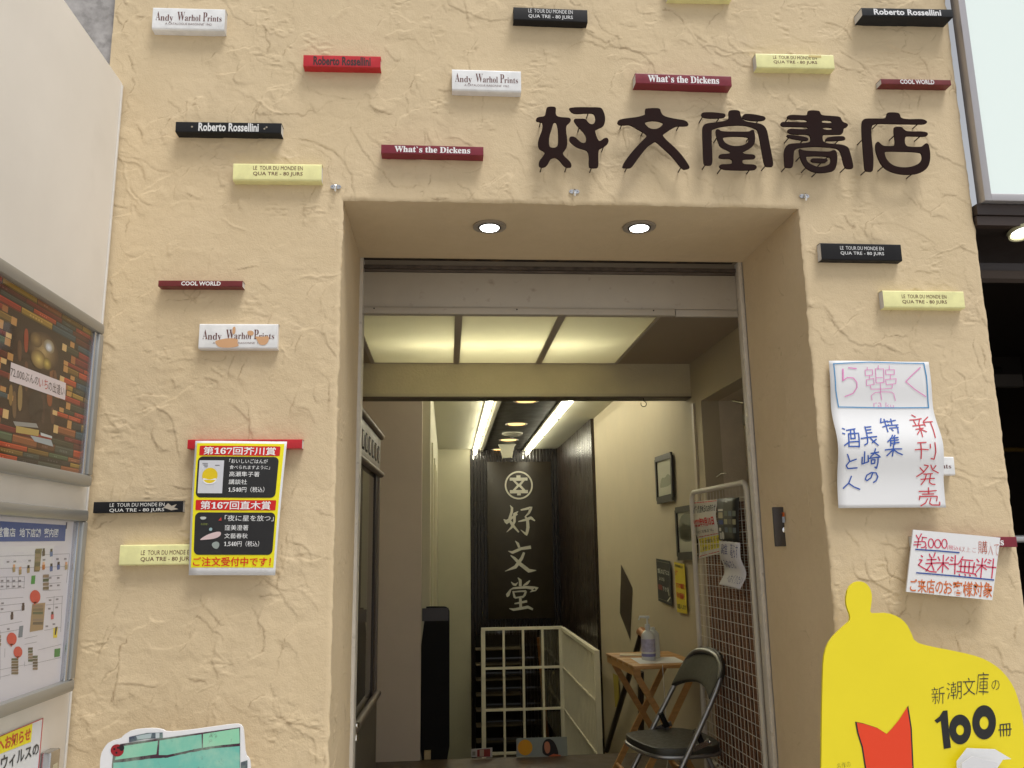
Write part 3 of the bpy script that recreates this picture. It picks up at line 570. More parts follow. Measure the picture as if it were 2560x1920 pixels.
# ------------------------------------------------------------------ recessed downlights in the soffit
LED = mat('led_lens', (.9, .9, .9), .3, emit=(1., .97, .9), estr=9)
for px, py, lab in ((1224, 567, 'left round recessed downlight lit in the entrance soffit'), (1598, 568, 'right round recessed downlight lit in the entrance soffit')):
    c = zp(px, py, DZ-.004); root = empty('downlight', (c[0], c[1], DZ-.004), lab, 'ceiling light', 'downlights in the entrance soffit')
    MB().lathe([(.040, .004), (.042, -.003), (.053, -.006), (.060, -.003), (.060, .002)], (0, 0, 0), 40).build('trim_ring', mat('bronze_grey_ring', (.36, .31, .25), .4, .3), root, smooth=True)
    MB().lathe([(.036, -.004), (.040, -.006), (.041, -.003)], (0, 0, 0), 36).build('inner_ring', BLACK, root, smooth=True)
    MB().lathe([(.0345, -.0045), (.033, -.0075), (.028, -.0085)], (0, 0, 0), 36).build('lens', LED, root, smooth=True)

# ------------------------------------------------------------------ shutter slot, housing and guide rails
HB = mat('shutter_housing_paint', (.38, .335, .27), .5, var=.05, vscale=6, stain=((.16, .12, .09), 25, .64, .5))
sh_ = wempty('roller_shutter', (.435, .6, 2.2), 'rolled up shutter housing with grey brown front plate and side guide rails', 'shutter')
MB().box(DX0+.002, DX1-.03, .555, .60, 2.425, 2.50).build('slot_back', mat('rusty_dark_metal', (.045, .03, .02), .7, .3, var=.5, vscale=20, stain=((.15, .09, .04), 18, .52, .9)), sh_)
MB().box(DX0+.002, DX1-.02, .585, .592, 2.385, 2.40).build('slot_lip', mat('worn_metal_edge', (.09, .07, .055), .55, .4, var=.5, vscale=30), sh_)
MB().box(DX0+.002, DX1-.02, .594, .62, 2.226, 2.372).build('housing_plate', HB, sh_, bevel=.001)
MB().box(DX0+.002, DX1-.02, .5935, .622, 2.374, 2.384).build('upper_rail', mat('rail_brown', (.12, .095, .075), .5, .3, var=.3), sh_)
MB().box(DX0+.002, .93, .588, .616, 2.198, 2.2245).build('bottom_bar', HB, sh_, bevel=.0015)
MB().box(.934, DX1-.02, .594, .612, 2.196, 2.2245).build('bottom_bar', HB, sh_, bevel=.0015)
for sx in (-.29, .28, .84): MB().lathe([(.003, 0), (.003, -.002)], (sx, .588, 2.218), 8, 'y').build('screw', BLACK, sh_)
GR = mat('guide_rail_paint', (.60, .55, .47), .5, var=.1, vscale=20, stain=((.25, .2, .15), 40, .62, .6))
MB().box(DX1-.019, DX1-.004, .556, .60, -.004, 2.42).build('guide_rail', GR, sh_, bevel=.001)
MB().box(DX1-.004, DX1+.03, .566, .64, -.004, 2.42).build('guide_rail', GR, sh_)
MB().box(DX0-.03, DX0+.012, .556, .64, -.004, 2.42).build('guide_rail', GR, sh_, bevel=.001)

# ------------------------------------------------------------------ vestibule shell (setting)
VW = mat('vestibule_wall', (.46, .38, .27), .8, var=.05, bump=.5, bscale=55)
TEX = mat('textured_beam', (.55, .48, .32), .8, var=.04, bump=1.0, bscale=75)
BOT = mat('dark_trim', (.10, .075, .05), .6)
CEILM = mat('vestibule_ceiling_paint', (.35, .28, .2), .7, var=.04)
WX, CZ, CZ2, BY = 1.394, 2.30, 2.47, 1.95
tag(MB().box(-.7, WX+.4, .56, 2.85, -.25, 0).build('floor', mat('dark_brown_floor', (.075, .05, .032), .35, var=.25, vscale=12, bump=.2)), kind='structure')
vc = MB().box(-.7, -.42, .62, BY, CZ, CZ+.15).box(.97, WX+.4, .62, BY, CZ, CZ+.15).box(-.42, .97, .62, .955, CZ, CZ+.15)
tag(vc.build('vestibule_ceiling', CEILM), kind='structure')
bmo = tag(MB().box(-.7, WX, BY, BY+.09, 2.128, 2.6).build('lintel_beam', TEX), 'cream textured beam above the passage, behind the lit ceiling panel', 'beam')
MB().box(-.7, WX, BY-.004, BY+.12, 2.110, 2.1275).build('beam_trim', mat('cream_trim', (.50, .44, .3), .5), bmo)
MB().box(-.7, WX, BY-.002, BY+.12, 2.104, 2.1095).build('beam_underside', BOT, bmo)
wr = MB().box(WX, WX+.1, .62, .70, 0, 2.6).box(WX, WX+.1, .70, 1.779, 2.054, 2.6).box(WX, WX+.1, 1.779, BY+.12, 0, 2.6)
wr.box(WX, WX+.1, BY+.12, 5.1, -2.2, 2.6)
tag(wr.build('wall_right', CREAM), kind='structure')
tag(MB().box(WX+.1, WX+.32, .6, .70, 0, 2.3).box(WX+.1, WX+.32, 1.779, 1.9, 0, 2.3).box(WX+.1, WX+.32, .7, 1.779, 2.054, 2.3).build('door_recess', mat('recess_render', (.60, .52, .40), .85, var=.08, bump=.9, bscale=90)), kind='structure')
sdoor = empty('side_door', (WX+.25, 1.24, 0), 'closed brown grey door in the right recess with a closer arm at its top', 'door')
MB().box(.0, .05, -.54, .50, 0, 2.03).build('door_leaf', mat('door_paint', (.42, .35, .26), .5, var=.05), sdoor)
MB().box(-.02, .0, .47, .535, 0, 2.05).build('door_frame', mat('frame_paint', (.48, .41, .30), .5), sdoor)
MB().box(-.07, -.001, .22, .42, 1.90, 1.955).build('door_closer', mat('closer_grey', (.42, .40, .34), .4, .3), sdoor, bevel=.004)
MB().tube([(-.04, .30, 1.955), (-.05, .28, 1.985), (-.12, .40, 2.03)], .008, 8).build('closer_arm', STEEL, sdoor)
MB().box(-.004, .012, -.02, .02, 0, 2.06).build('frame_moulding', mat('frame_paint', (.34, .29, .21)), tag(empty('corner_moulding', (WX-.008, BY-.04, 0), 'thin cream vertical moulding at the corner where the beam meets the right wall', 'moulding')))
tag(MB().box(-.75, -.6, .56, 2.85, 0, 2.6).build('wall_left', VW), kind='structure')
stub = mat('stub_wall_paint', (.58, .50, .41), .75, var=.04, vscale=5, bump=.12, bscale=60)
tag(MB().box(-.6, -.165, 2.84, 2.92, -.25, 2.6).build('partition_wall', stub), kind='structure')
tag(MB().box(-.7, WX+.1, BY+.09, 8.2, CZ2, CZ2+.1).build('passage_ceiling', mat('passage_ceiling_paint', (.47, .45, .34), .6, var=.06, vscale=1.5)), kind='structure')
PW = mat('passage_wall_paint', (.48, .45, .32), .65, var=.05, vscale=3, spec=.4)
tag(MB().box(-.25, -.112, 2.92, 7.6, -2.6, CZ2).build('passage_wall_left', PW), kind='structure')
tag(MB().box(-.112, .282, 7.55, 7.65, -2.6, CZ2).build('passage_back_wall', PW), kind='structure')
for i, yy in enumerate((3.3, 4.35, 4.9, 5.5)):
    MB().box(-.1115, -.100, yy, yy+.05, -.5, 2.02).build('wall_batten', PW, bpy.data.objects['passage_wall_left'])
tag(MB().box(-.3, WX+.1, 8.3, 8.4, -2.6, CZ2+.3).box(-.3, WX+.1, 2.9, 8.3, -2.7, -2.6).build('stairwell_base', BLACK), kind='structure')
stp = empty('stairs_down', (.6, 2.85, 0), 'dark stairs going down beyond the brown floor edge', 'stairs')
for k in range(9): MB().box(-.71, .79, .25*k, .25*k+.27, -.17*(k+1)-.15, -.17*(k+1)).build('stair_tread', mat('dark_stair', (.04, .03, .022), .5, var=.3), stp)
# ribbed dark panelling: back wall and the far part of the right wall, board by board
DW = mat('dark_wood_panel', (.010, .0058, .004), .30, var=.5, vscale=3, stretch=(14, 14, 1.2), bump=.25, bscale=20)
pan = empty('dark_panelling', (.85, 7.55, 0), 'dark glossy ribbed wood panelling at the end of the passage', 'panelling')
xx = .286-.85
first = None
for k in range(27):
    wv = .041
    o = MB().box(xx, xx+wv-.006, -.012-.003*(k % 3), .03, -2.4, CZ2-.002).build('board', DW, pan) if first is None else bpy.data.objects.new('board', first.data)
    if first is not None: link(o, pan); o.location = (xx-x00, -.002*(k % 3), 0)
    else: first = o; x00 = xx
    xx += wv
pan2 = empty('side_panelling', (WX, 5.1, 0), 'dark glossy wood panelling on the right wall of the passage', 'panelling')
DW2 = mat('dark_brown_panel', (.022, .012, .0075), .30, var=.5, vscale=3, stretch=(14, 14, 1.0))
b0 = MB().box(-.03, .03, 0, .0975, -2.4, CZ2-.002).build('board', DW2, pan2)
for k in range(1, 25):
    o = bpy.data.objects.new('board', b0.data); link(o, pan2); o.location = (-.001*(k % 3), k*.1, 0)
MB().box(-.028, .04, 2.4, 3.1, -2.4, CZ2-.002).build('board', DW, pan2)

# lit ceiling panel: three milky diffusers under a real tube
cl = empty('ceiling_light_panel', (.275, 1.45, CZ), 'wide lit ceiling panel of three milky diffusers in a pale frame', 'ceiling light')
FRM = mat('light_frame', (.42, .36, .29), .5)
px0, px1, py0, py1 = -.405, .955, .965, BY-.006
mods = [(px0, .035), (.068, .50), (.533, px1)]
for a, b in mods: MB().box(a-.275, b-.275, py0-1.45, py1-1.45, .002, .005).build('diffuser', DIFF, cl)
for a, b in ((.035, .068), (.50, .533)): MB().box(a-.275, b-.275, py0-1.45, py1-1.45, -.004, .012).build('mullion', FRM, cl)
MB().box(px0-.02-.275, px0-.275, py0-1.45, py1-1.45, -.004, .1).box(px1-.275, px1+.015-.275, py0-1.45, py1-1.45, -.004, .1).box(px0-.275, px1-.275, py0-1.46, py0-1.45, -.004, .1).box(px0-.275, px1-.275, py1-1.45, py1-1.446, -.004, .1).build('frame', FRM, cl)
MB().box(px0-.30, px1-.25, py0-1.45, py1-1.45, .145, .15).build('reflector', WHITE, cl)
TUBE2 = mat('panel_tube', (.9, .9, .9), .3, emit=(1., .94, .72), estr=72)
MB().tube([(-.50, 1.53-1.45, .105), (.50, 1.53-1.45, .105)], .015, 12).build('tube_lamp', TUBE2, cl, smooth=True)

# passage tubes
TUBE = mat('fluorescent_tube', (.9, .9, .9), .3, emit=(1., .96, .76), estr=20)
for side, x, lab in (('l', .345, 'left row'), ('r', .985, 'right row')):
    ends = [8.02, 6.9, 5.75, 4.6, 3.45, 2.3]
    for i in range(5):
        root = empty('fluorescent_lamp', (x, ends[i], CZ2), f'fluorescent tube in the {lab} of the passage ceiling, {["farthest", "second farthest", "middle one", "second nearest", "nearest"][i]}', 'fluorescent lamp', 'tube lights along the passage ceiling')
        L = ends[i]-ends[i+1]-.06
        MB().tube([(0, 0, -.055), (0, -L, -.055)], .017, 12).build('tube', TUBE, root, smooth=True)
        MB().box(-.032, .032, -L-.03, .03, -.018, -.002).build('base', mat('lamp_base', (.5, .49, .42), .5), root)
        for yy in (.008, -L-.008): MB().box(-.022, .022, yy-.008, yy+.008, -.078, -.018).build('lamp_holder', mat('lamp_holder', (.35, .36, .25), .5), root)
st = empty('ceiling_strip', (.68, 5, CZ2), 'black ceiling strip with pale metal edges between the two tube rows', 'ceiling strip')
MB().box(-.235, .245, -3, 3.2, -.012, -.001).build('strip_panel', mat('black_strip', (.028, .024, .017), .45, var=.15), st)
for a, b in ((-.275, -.24), (.250, .275)): MB().box(a, b, -3, 3.1, -.03, -.001).build('metal_edge', mat('edge_metal', (.40, .37, .28), .35, .5), st)
WARM = mat('warm_lamp', (.9, .7, .3), .4, emit=(1., .58, .20), estr=2.2)
for i, (x, y) in enumerate(((.649, 4.05), (.676, 5.357), (.69, 6.569), (.655, 7.5))):
    root = empty('warm_downlight', (x, y, CZ2-.012), ['round amber downlight just behind the beam', 'largest fully seen amber downlight in the black strip', 'amber downlight beyond the round vent in the black strip', 'farthest amber downlight, half behind the pale trapezoid lamp'][i], 'ceiling light', 'amber downlights in the black ceiling strip')
    MB().lathe([(.085, 0), (.105, -.006), (.11, -.001)], (0, 0, 0), 32).build('trim_ring', mat('pale_ring', (.5, .47, .4), .4), root)
    MB().lathe([(.084, -.001), (.08, -.004)], (0, 0, 0), 32).build('lens', WARM, root)
vn = empty('ceiling_vent', (.688, 6.013, CZ2-.012), 'round pale vent disc between two amber downlights', 'vent')
MB().lathe([(.11, 0), (.11, -.012), (.07, -.03), (.0, -.03)][:3], (0, 0, 0), 32).build('disc', mat('vent_grey', (.4, .38, .3), .5), vn)
MB().box(-.01, .01, -.01, .01, -.06, -.03).build('stem', STEEL, vn)
em = empty('emergency_lamp', (.70, 7.0, CZ2-.012), 'pale trapezoid lamp hanging at the end of the black strip', 'ceiling light')
v, f = shape_mesh([[(-.095, 0), (.095, 0), (.078, -.03), (.055, -.15), (-.05, -.155), (-.075, -.05)]], .05, .004)
mesh_obj('lamp_body', [(a, c, b-.002) for a, b, c in v], f, mat('lamp_plastic', (.5, .48, .36), .4), em)

# hanging name board with emblem
nb = empty('name_board', (.88, 7.49, 1.37), 'tall dark vertical name board with pale round emblem and three characters', 'sign board')
BZ0, BZ1 = .44, 2.305
MB().box(-.395, .395, 0, .03, BZ0-1.37, BZ1-1.37).build('board_face', mat('board_lacquer', (.030, .022, .013), .4, var=.2), nb, bevel=.003)
SIL = mat('pale_gilt', (.62, .60, .50), .4, .2, var=.1)
def nbp(px, py): q = fp(px, py, 7.485); return (q[0]-.88, q[2]-1.37)
cx_, cz_ = nbp(1297, 1213)
k_ = nbp(1332, 1213)[0]-cx_
ringp = lambda r: [(cx_+r*math.cos(t), cz_+r*math.sin(t)) for t in np.linspace(0, 2*math.pi, 48, endpoint=False)]
def emb(loops, nm):
    v, f = shape_mesh(loops, .008); mesh_obj(nm, [(a, -.006-c, b) for a, b, c in v], f, SIL, nb)
emb([ringp(k_), ringp(k_*.89)], 'emblem_ring')
u = k_/140
E_ = lambda pts: [(cx_+a*u, cz_+b*u) for a, b in pts]
emb([E_([(-90, 75), (-22, 75), (-22, 97), (18, 97), (18, 75), (88, 75), (88, 46), (60, 46), (22, 0), (66, -48), (90, -48), (90, -80), (18, -80), (18, -100), (-18, -100), (-18, -80), (-90, -80), (-90, -48), (-62, -48), (-18, 0), (-60, 46), (-90, 46)]),
     E_([(-33, 44), (31, 44), (0, 10)]), E_([(-34, -48), (36, -48), (2, -12)])], 'emblem_mark')
# brush style characters as tapered strokes (image units of the board)
def brush(pts, ws):
    P = np.array([nbp(1180+a/4.146, 1140+b/4.146) for a, b in pts]); ws = np.array(ws)*.0011*1.0; Lr = []; Rr = []
    for i, p in enumerate(P):
        d = P[min(i+1, len(P)-1)]-P[max(i-1, 0)]; d /= np.linalg.norm(d); nn = np.array([-d[1], d[0]])*ws[i]
        Lr.append(tuple(p+nn)); Rr.append(tuple(p-nn))
    return [Lr+Rr[::-1]]
BR = [([(395, 510), (415, 540), (412, 580), (385, 660), (420, 715), (485, 790)], [2, 13, 14, 14, 15, 8]), ([(478, 575), (440, 600), (440, 680), (410, 740), (358, 790)], [4, 15, 14, 12, 2]), ([(328, 655), (360, 685), (400, 650), (470, 600)], [3, 24, 14, 8]),
      ([(505, 560), (560, 548), (615, 535), (590, 590), (550, 630)], [8, 12, 15, 12, 5]), ([(548, 625), (575, 660), (580, 740), (565, 815), (505, 765)], [6, 15, 18, 14, 2]), ([(480, 680), (560, 660), (610, 640), (652, 672)], [5, 14, 16, 6]),
      ([(448, 880), (475, 910), (490, 950)], [3, 14, 12]), ([(375, 985), (420, 1000), (510, 960), (610, 945)], [2, 15, 15, 18]), ([(540, 1000), (515, 1060), (450, 1150), (342, 1195)], [12, 16, 18, 2]), ([(400, 1030), (440, 1060), (500, 1120), (590, 1190), (665, 1185)], [5, 14, 19, 20, 3]),
      ([(475, 1260), (500, 1290), (500, 1350)], [3, 16, 14]), ([(405, 1305), (430, 1330), (450, 1335), (475, 1310)], [3, 12, 12, 2]), ([(600, 1290), (570, 1320), (530, 1345)], [5, 14, 6]), ([(395, 1385), (430, 1370), (560, 1360), (675, 1375), (600, 1410)], [4, 10, 14, 20, 3]), ([(400, 1385), (370, 1440), (365, 1460)], [8, 20, 6]),
      ([(425, 1400), (440, 1460), (455, 1475)], [8, 12, 6]), ([(430, 1408), (500, 1402), (560, 1400)], [7, 8, 10]), ([(560, 1400), (545, 1440), (520, 1470)], [10, 12, 6]), ([(450, 1470), (540, 1455)], [8, 9]), ([(500, 1470), (505, 1580)], [14, 15]), ([(440, 1530), (500, 1520), (570, 1505)], [6, 11, 12]), ([(385, 1580), (430, 1592), (500, 1580), (580, 1565), (630, 1590)], [3, 13, 14, 15, 10])]
for i, (pts, ws) in enumerate(BR):
    P = np.array(pts, float); t = np.linspace(0, len(P)-1, (len(P)-1)*4+1); xs_ = np.interp(t, range(len(P)), P[:, 0]); ys_ = np.interp(t, range(len(P)), P[:, 1]); w_ = np.interp(t, range(len(P)), ws)
    v, f = shape_mesh([brush(list(zip(xs_, ys_)), w_)[0]], .006); mesh_obj('character_stroke', [(a, -.005-.0004*i-c, b) for a, b, c in v], f, SIL, nb)

# ------------------------------------------------------------------ railing and glazed grid at the stairwell
gp = empty('grid_window', (.806, 6.6, .43), 'white painted grid of square panes at the far side of the stairwell', 'window')
RW = mat('railing_white', (.80, .75, .60), .5, var=.05)
gx0, gx1, gzt = .366-.806, 1.247-.806, 0
cols = [gx0+.03, gx0+.235, gx0+.44, gx0+.65, gx1-.03]
rows = [0, -.42, -.84, -1.27, -1.7]
MB().box(gx0, gx1, -.02, .02, -.03, 0).build('top_rail', RW, gp)
for i, x in enumerate([gx0+.02]+[gx0+.24, gx0+.45, gx0+.66]+[gx1-.02]): MB().box(x-(.022 if i in (0, 4) else .012), x+(.022 if i in (0, 4) else .012), -.018, .018, -1.9, -.031).build('mullion', RW, gp)
for z in rows[1:]: MB().box(gx0+.043, gx1-.043, -.014, .014, z-.012, z+.012).build('transom', RW, gp)
MIR = glass_mat('pane_glass', (.8, .8, .75), .22)
for i in range(4):
    xa = [gx0+.042, gx0+.252, gx0+.462, gx0+.672][i]; xb = [gx0+.228, gx0+.438, gx0+.648, gx1-.042][i]
    for j in range(4): quad('pane', [(xa, 0, rows[j]-.03), (xb, 0, rows[j]-.03), (xb, 0, rows[j+1]+.012), (xa, 0, rows[j+1]+.012)], MIR, gp)
shf = empty('dark_shelf', (.6, 6.95, -1.2), 'dark wooden shelf rack seen through the left panes of the grid', 'shelf')
MB().box(-.28, .22, .15, .17, -.6, 1.5).build('shelf_back', BLACK, shf)
for z in np.arange(-.4, 1.5, .16): MB().box(-.28, .22, -.05, .15, z, z+.012).build('shelf_board', mat('shelf_edge', (.14, .11, .07), .5), shf)
pl = tag(MB().obox((1.0, 6.75, .30), (1.12, 6.9, -1.2), .03, .03).build('wooden_pole', mat('orange_wood', (.35, .14, .04), .4)), 'leaning orange wooden pole behind the third column of panes', 'pole')
rl = empty('stair_railing', (1.247, 5.55, 0), 'white railing with many balusters along the right side of the stairwell', 'railing')
MB().box(-.02, .02, -1.02, 1.03, .39, .42).build('top_rail', RW, rl)
for z in (-.01, -.43): MB().box(-.012, .012, -1.02, 1.03, z, z+.02).build('lower_rail', RW, rl)
b0 = None
for k in range(27):
    y = -1.0+k*.078
    if b0 is None: b0 = MB().box(-.006, .006, -.013, .013, -.85, .389).build('baluster', RW, rl); b0.location = (0, y, 0)
    else: o = bpy.data.objects.new('baluster', b0.data); link(o, rl); o.location = (0, y, 0)
MB().box(-.022, .022, -1.05, -1.021, -1.2, .421).build('post', RW, rl)
# dark parapet / handrail at left of the stairs
pr = empty('stair_end_panel', (-.04, 3.0, 0), 'black upright panel with rounded top corner left of the stairs', 'panel')
q0 = fp(1057, 1893, 2.88); q1 = fp(1112, 1512, 2.88)
v, f = shape_mesh([chaikin([(-.13, -.2), (.056, -.2), (.056, .86), (.056, .885), (.04, .905), (.015, .91), (-.13, .91)], 1)], .02)
mesh_obj('panel_body', [(a, c-.08, b) for a, b, c in v], f, BLACK, pr)
MB().box(-.12, .050, -.094, -.0905, .82, .90).build('panel_cap', mat('purple_brown_leather', (.022, .013, .012), .35), pr)
MB().box(-.10, -.06, -.14, -.095, 0, .045).build('base_block', mat('cream_block', (.45, .35, .18), .6), pr)
dp = tag(quad('wall_panel', [(WX-.004, *xp(1553, 1411, WX-.004)[1:]), (WX-.004, *xp(1549, 1532, WX-.004)[1:]), (WX-.004, *xp(1575, 1598, WX-.004)[1:]), (WX-.004, *xp(1581, 1470, WX-.004)[1:])], mat('stair_panel_dark', (.035, .02, .012), .4)), 'dark brown slanted four sided panel on the cream right wall', 'panel')
# wooden handrail with dark bars behind the table
hr = empty('handrail', (1.34, 3.0, 0), 'dark slanting handrail with a round orange wooden end on the right wall', 'handrail')
def hx(px, py, x=1.34): q = xp(px, py, x); return (0, q[1]-3.0, q[2])
MB().tube([hx(1602, 1592), hx(1560, 1730), hx(1524, 1850), hx(1517, 1876)], .022, 10).build('rail', mat('dark_rail', (.03, .018, .012), .4), hr, smooth=True)
MB().tube([hx(1597, 1580), hx(1604, 1578), hx(1614, 1590), hx(1612, 1602)], [.02, .03, .03, .022], 12).build('wooden_knob', mat('orange_wood', (.35, .14, .04), .35), hr, smooth=True)
MB().tube([hx(1602, 1680), hx(1603, 1832)], .022, 8).build('post', mat('dark_rail', (.03, .018, .012)), hr)

# ------------------------------------------------------------------ left glazed cabinet / door case in the vestibule
cab = empty('display_case', (-.385, .66, 0), 'brown framed glass display case on the left with slotted header board', 'display case', rz=-R(1.6))
BRF = mat('brown_metal_frame', (.15, .115, .09), .45, .2, var=.06)
def cz(px, py): return fp(px, py, 1.78)[2]
zt, zb = 1.28+(cz(959, 1091)-1.28), cz(958, 1180)
Lc = 1.14
MB().box(-.03, .0, 0, Lc, zb-.01, zt-.012).build('header_board', BRF, cab)
sl_m = BLACK
for k in range(7):
    y = Lc-.06-k*.125
    MB().box(-.001, .002, y-.060, y-.003, zb+.040, zt-.062).build('slot', BLACK, cab)
    MB().box(-.001, .006, y-.078, y-.051, zb+.048, zt-.075).build('slot_bar', mat('slot_bar_pale', (.34, .30, .25), .5) if k > 1 else BRF, cab)
for z, nm in ((zt, 'top_rail'), (zb-.012, 'middle_rail')): MB().tube([(.005, 0, z), (.005, Lc+.012, z)], .016, 12).build(nm, BRF, cab, smooth=True)
zr = cz(949, 1735)
MB().tube([(.005, 0, zr), (.005, Lc+.012, zr)], .018, 12).build('lower_rail', BRF, cab, smooth=True)
MB().box(-.03, .002, Lc-.045, Lc, 0, zb-.01).build('stile', BRF, cab)
MB().box(-.04, -.006, Lc-.125, Lc-.046, zr, zb-.01).build('inner_stile', mat('dark_brown_stile', (.03, .018, .014), .4), cab)
MB().box(-.03, .001, 0, Lc-.045, 0, zr-.01).build('kick_panel', mat('kick_panel_grey', (.11, .095, .075), .5), cab)
quad('glass_pane', [(-.012, 0, zr), (-.012, Lc-.12, zr), (-.012, Lc-.12, zb), (-.012, 0, zb)], DARKGLASS, cab)
MB().box(-.2, -.18, 0, Lc, zr, zb).build('inner_back', mat('case_lining', (.22, .21, .17), .6), cab)
for y in (.10, .35): MB().box(-.035, -.002, y, y+.03, zr, zb-.01).build('glazing_bar', BLACK, cab)
MB().lathe([(.012, 0), (.012, .05), (.016, .05), (.016, .065)], (.01, .30, zr-.04), 14).build('lock', CHROME, cab, smooth=True)

# ------------------------------------------------------------------ pictures and notices on the right wall
def wall_sheet(px, x=WX-.014):
    return Sheet([xp(a, b, x) for a, b in px], px=px)
def picture(px, lab, tones):
    s = wall_sheet(px); root = empty('framed_picture', tuple(s.c.mean(0)), lab, 'picture', 'framed prints on the right passage wall')
    s.c = s.c-s.c.mean(0)
    s.base('picture_print', mat('print_paper', (.44, .43, .34), .6), root, thick=.004)
    for pts, c in tones: s.poly(chaikin(pts, 2), c, .0006)
    c = s.c+s.n*.004; m = BRF2
    for (a, b), wd in zip(((0, 1), (1, 2), (2, 3), (3, 0)), (.035, .028, .045, .028)):
        MB().obox(c[a], c[b], .014, wd, up=(c.mean(0)-(c[a]+c[b])/2)).build('frame_side', m, root)
    quad('glass_pane', [tuple(p) for p in c], GLASS, root)
    s.finish(root)
BRF2 = mat('picture_frame_dark', (.028, .024, .02), .45)
picture([(1641, 1150), (1680, 1137), (1684, 1243), (1646, 1252)], 'smaller upper framed print in dark wood on the cream right wall', [([(.15, .66), (.3, .45), (.5, .5), (.7, .4), (.9, .5), (.95, .7), (.2, .72)], C_(120, 125, 105))])
picture([(1692, 1276), (1742, 1268), (1742, 1389), (1698, 1391)], 'lower framed print in dark wood half hidden behind the mesh panel', [([(.08, .1), (.95, .08), (.95, .7), (.08, .7)], C_(105, 110, 98)), ([(.1, .4), (.3, .28), (.6, .38), (.9, .45), (.9, .65), (.1, .68)], C_(135, 132, 112))])
s = wall_sheet([(1640, 1396), (1675, 1403), (1680, 1515), (1646, 1502)]); root = empty('black_notice', tuple(s.c.mean(0)), 'black paper notice with white and red writing on the right wall', 'notice'); s.c = s.c-s.c.mean(0)
s.base('paper', mat('black_paper', (.03, .03, .028), .6), root)
for k in range(3): s.rect(.06+.32*k, 0, .07+.32*k, 1, (.012, .012, .012), .0003)
s.rect(.04, .05, .96, .06, C_(120, 118, 90)); s.rect(.04, .93, .96, .94, C_(120, 118, 90))
s.text('店頭の以下には', (.08, .22, .92, .34), (.5, .5, .42), .02); s.text('ふくれる', (.15, .41, .55, .50), (.5, .5, .42), .02); s.rect(.06, .6, .36, .72, C_(120, 30, 20)); s.text('下さい', (.4, .62, .82, .72), (.5, .5, .42), .02)
s.poly([(.68, .92), (.92, .80), (.93, .83), (.70, .95)], C_(200, 195, 170)); s.poly([(.74, .62), (.8, .6), (.86, .78), (.8, .8)], C_(160, 158, 140)); s.finish(root)
s = wall_sheet([(1685, 1404), (1711, 1411), (1718, 1535), (1693, 1530)]); root = empty('yellow_notice', tuple(s.c.mean(0)), 'yellow paper notice with red writing on the right wall beside the black notice', 'notice'); s.c = s.c-s.c.mean(0)
s.base('paper', mat('yellow_paper', (.60, .47, .02), .6), root)
RDT = C_(190, 40, 20)
for t, v0, v1, c, u1 in (('店内感染防止の', .04, .10, (.05, .05, .02), .85), ('必ず', .16, .26, RDT, .32), ('マスク着用と', .40, .52, RDT, .95), ('手の消毒を', .60, .73, RDT, .85), ('お願いします', .83, .93, (.05, .05, .02), .92)): s.text(t, (.08, v0, u1, v1), c, .03)
s.finish(root)
s = wall_sheet([(1532, 1683), (1546, 1690), (1548, 1765), (1538, 1768)]); root = empty('yellow_strip', tuple(s.c.mean(0)), 'narrow yellow safety sticker low on the wall behind the table', 'sticker'); s.c = s.c-s.c.mean(0)
s.base('sticker', mat('dull_yellow', (.35, .27, .02), .6), root)

# ------------------------------------------------------------------ mesh panel with reed blind
mp_ = empty('mesh_panel', (1.238, .745, 0), 'white tube framed wire mesh panel standing before a brown reed blind', 'mesh panel', rz=R(2.2))
ML, MT = .70, 1.53
WM = mat('white_coated_wire', (.62, .57, .47), .45)
r_ = .035
MB().tube([(0, 0, .03), (0, 0, MT-r_), (0, .4*r_, MT-.3*r_), (0, r_, MT), (0, ML-r_, MT), (0, ML-.4*r_, MT-.3*r_), (0, ML, MT-r_), (0, ML, .03)], .012, 12).build('tube_frame', WM, mp_, smooth=True)
MB().tube([(0, 0, .30), (0, ML, .30)], .010, 10).build('cross_tube', WM, mp_, smooth=True)
wv = MB()
for k in range(1, 18): wv.box(-.0009, .0009, k*.0395-.0009, k*.0395+.0009, .30, MT-.015)
tag(wv.build('vertical_wires', WM, mp_), kind='stuff')
for k in range(25):
    z = .33+k*.0475
    MB().box(-.0042, -.0015, 0, ML, z-.0012, z+.0012).build('horizontal_wire', WM, mp_)
MB().tube([(-.03, .12, .30), (-.03, .12, .0)], .012, 8).box(-.045, -.015, .105, .135, .1, .16).build('foot', WM, mp_)
rb = tag(empty('reed_blind', (1.275, .70, 0)), 'brown woven reed blind standing behind the white mesh panel', 'blind')
REED = mat('reed', (.22, .095, .045), .75, var=.45, vscale=40, bump=.8, bscale=120, stretch=(1, .3, 5))
nre = 120; vv = MB()
for k in range(nre):
    z = .02+k*.0120; vv.box(-.003-.0015*random.random(), .003, 0, .76, z, z+.0100)
tag(vv.build('reeds', REED, rb), kind='stuff'); 
for k in range(8): MB().box(-.0065, -.0046, .04+k*.095, .046+k*.095, .02, 1.46).build('binding_thread', mat('thread', (.07, .035, .02), .8), rb)
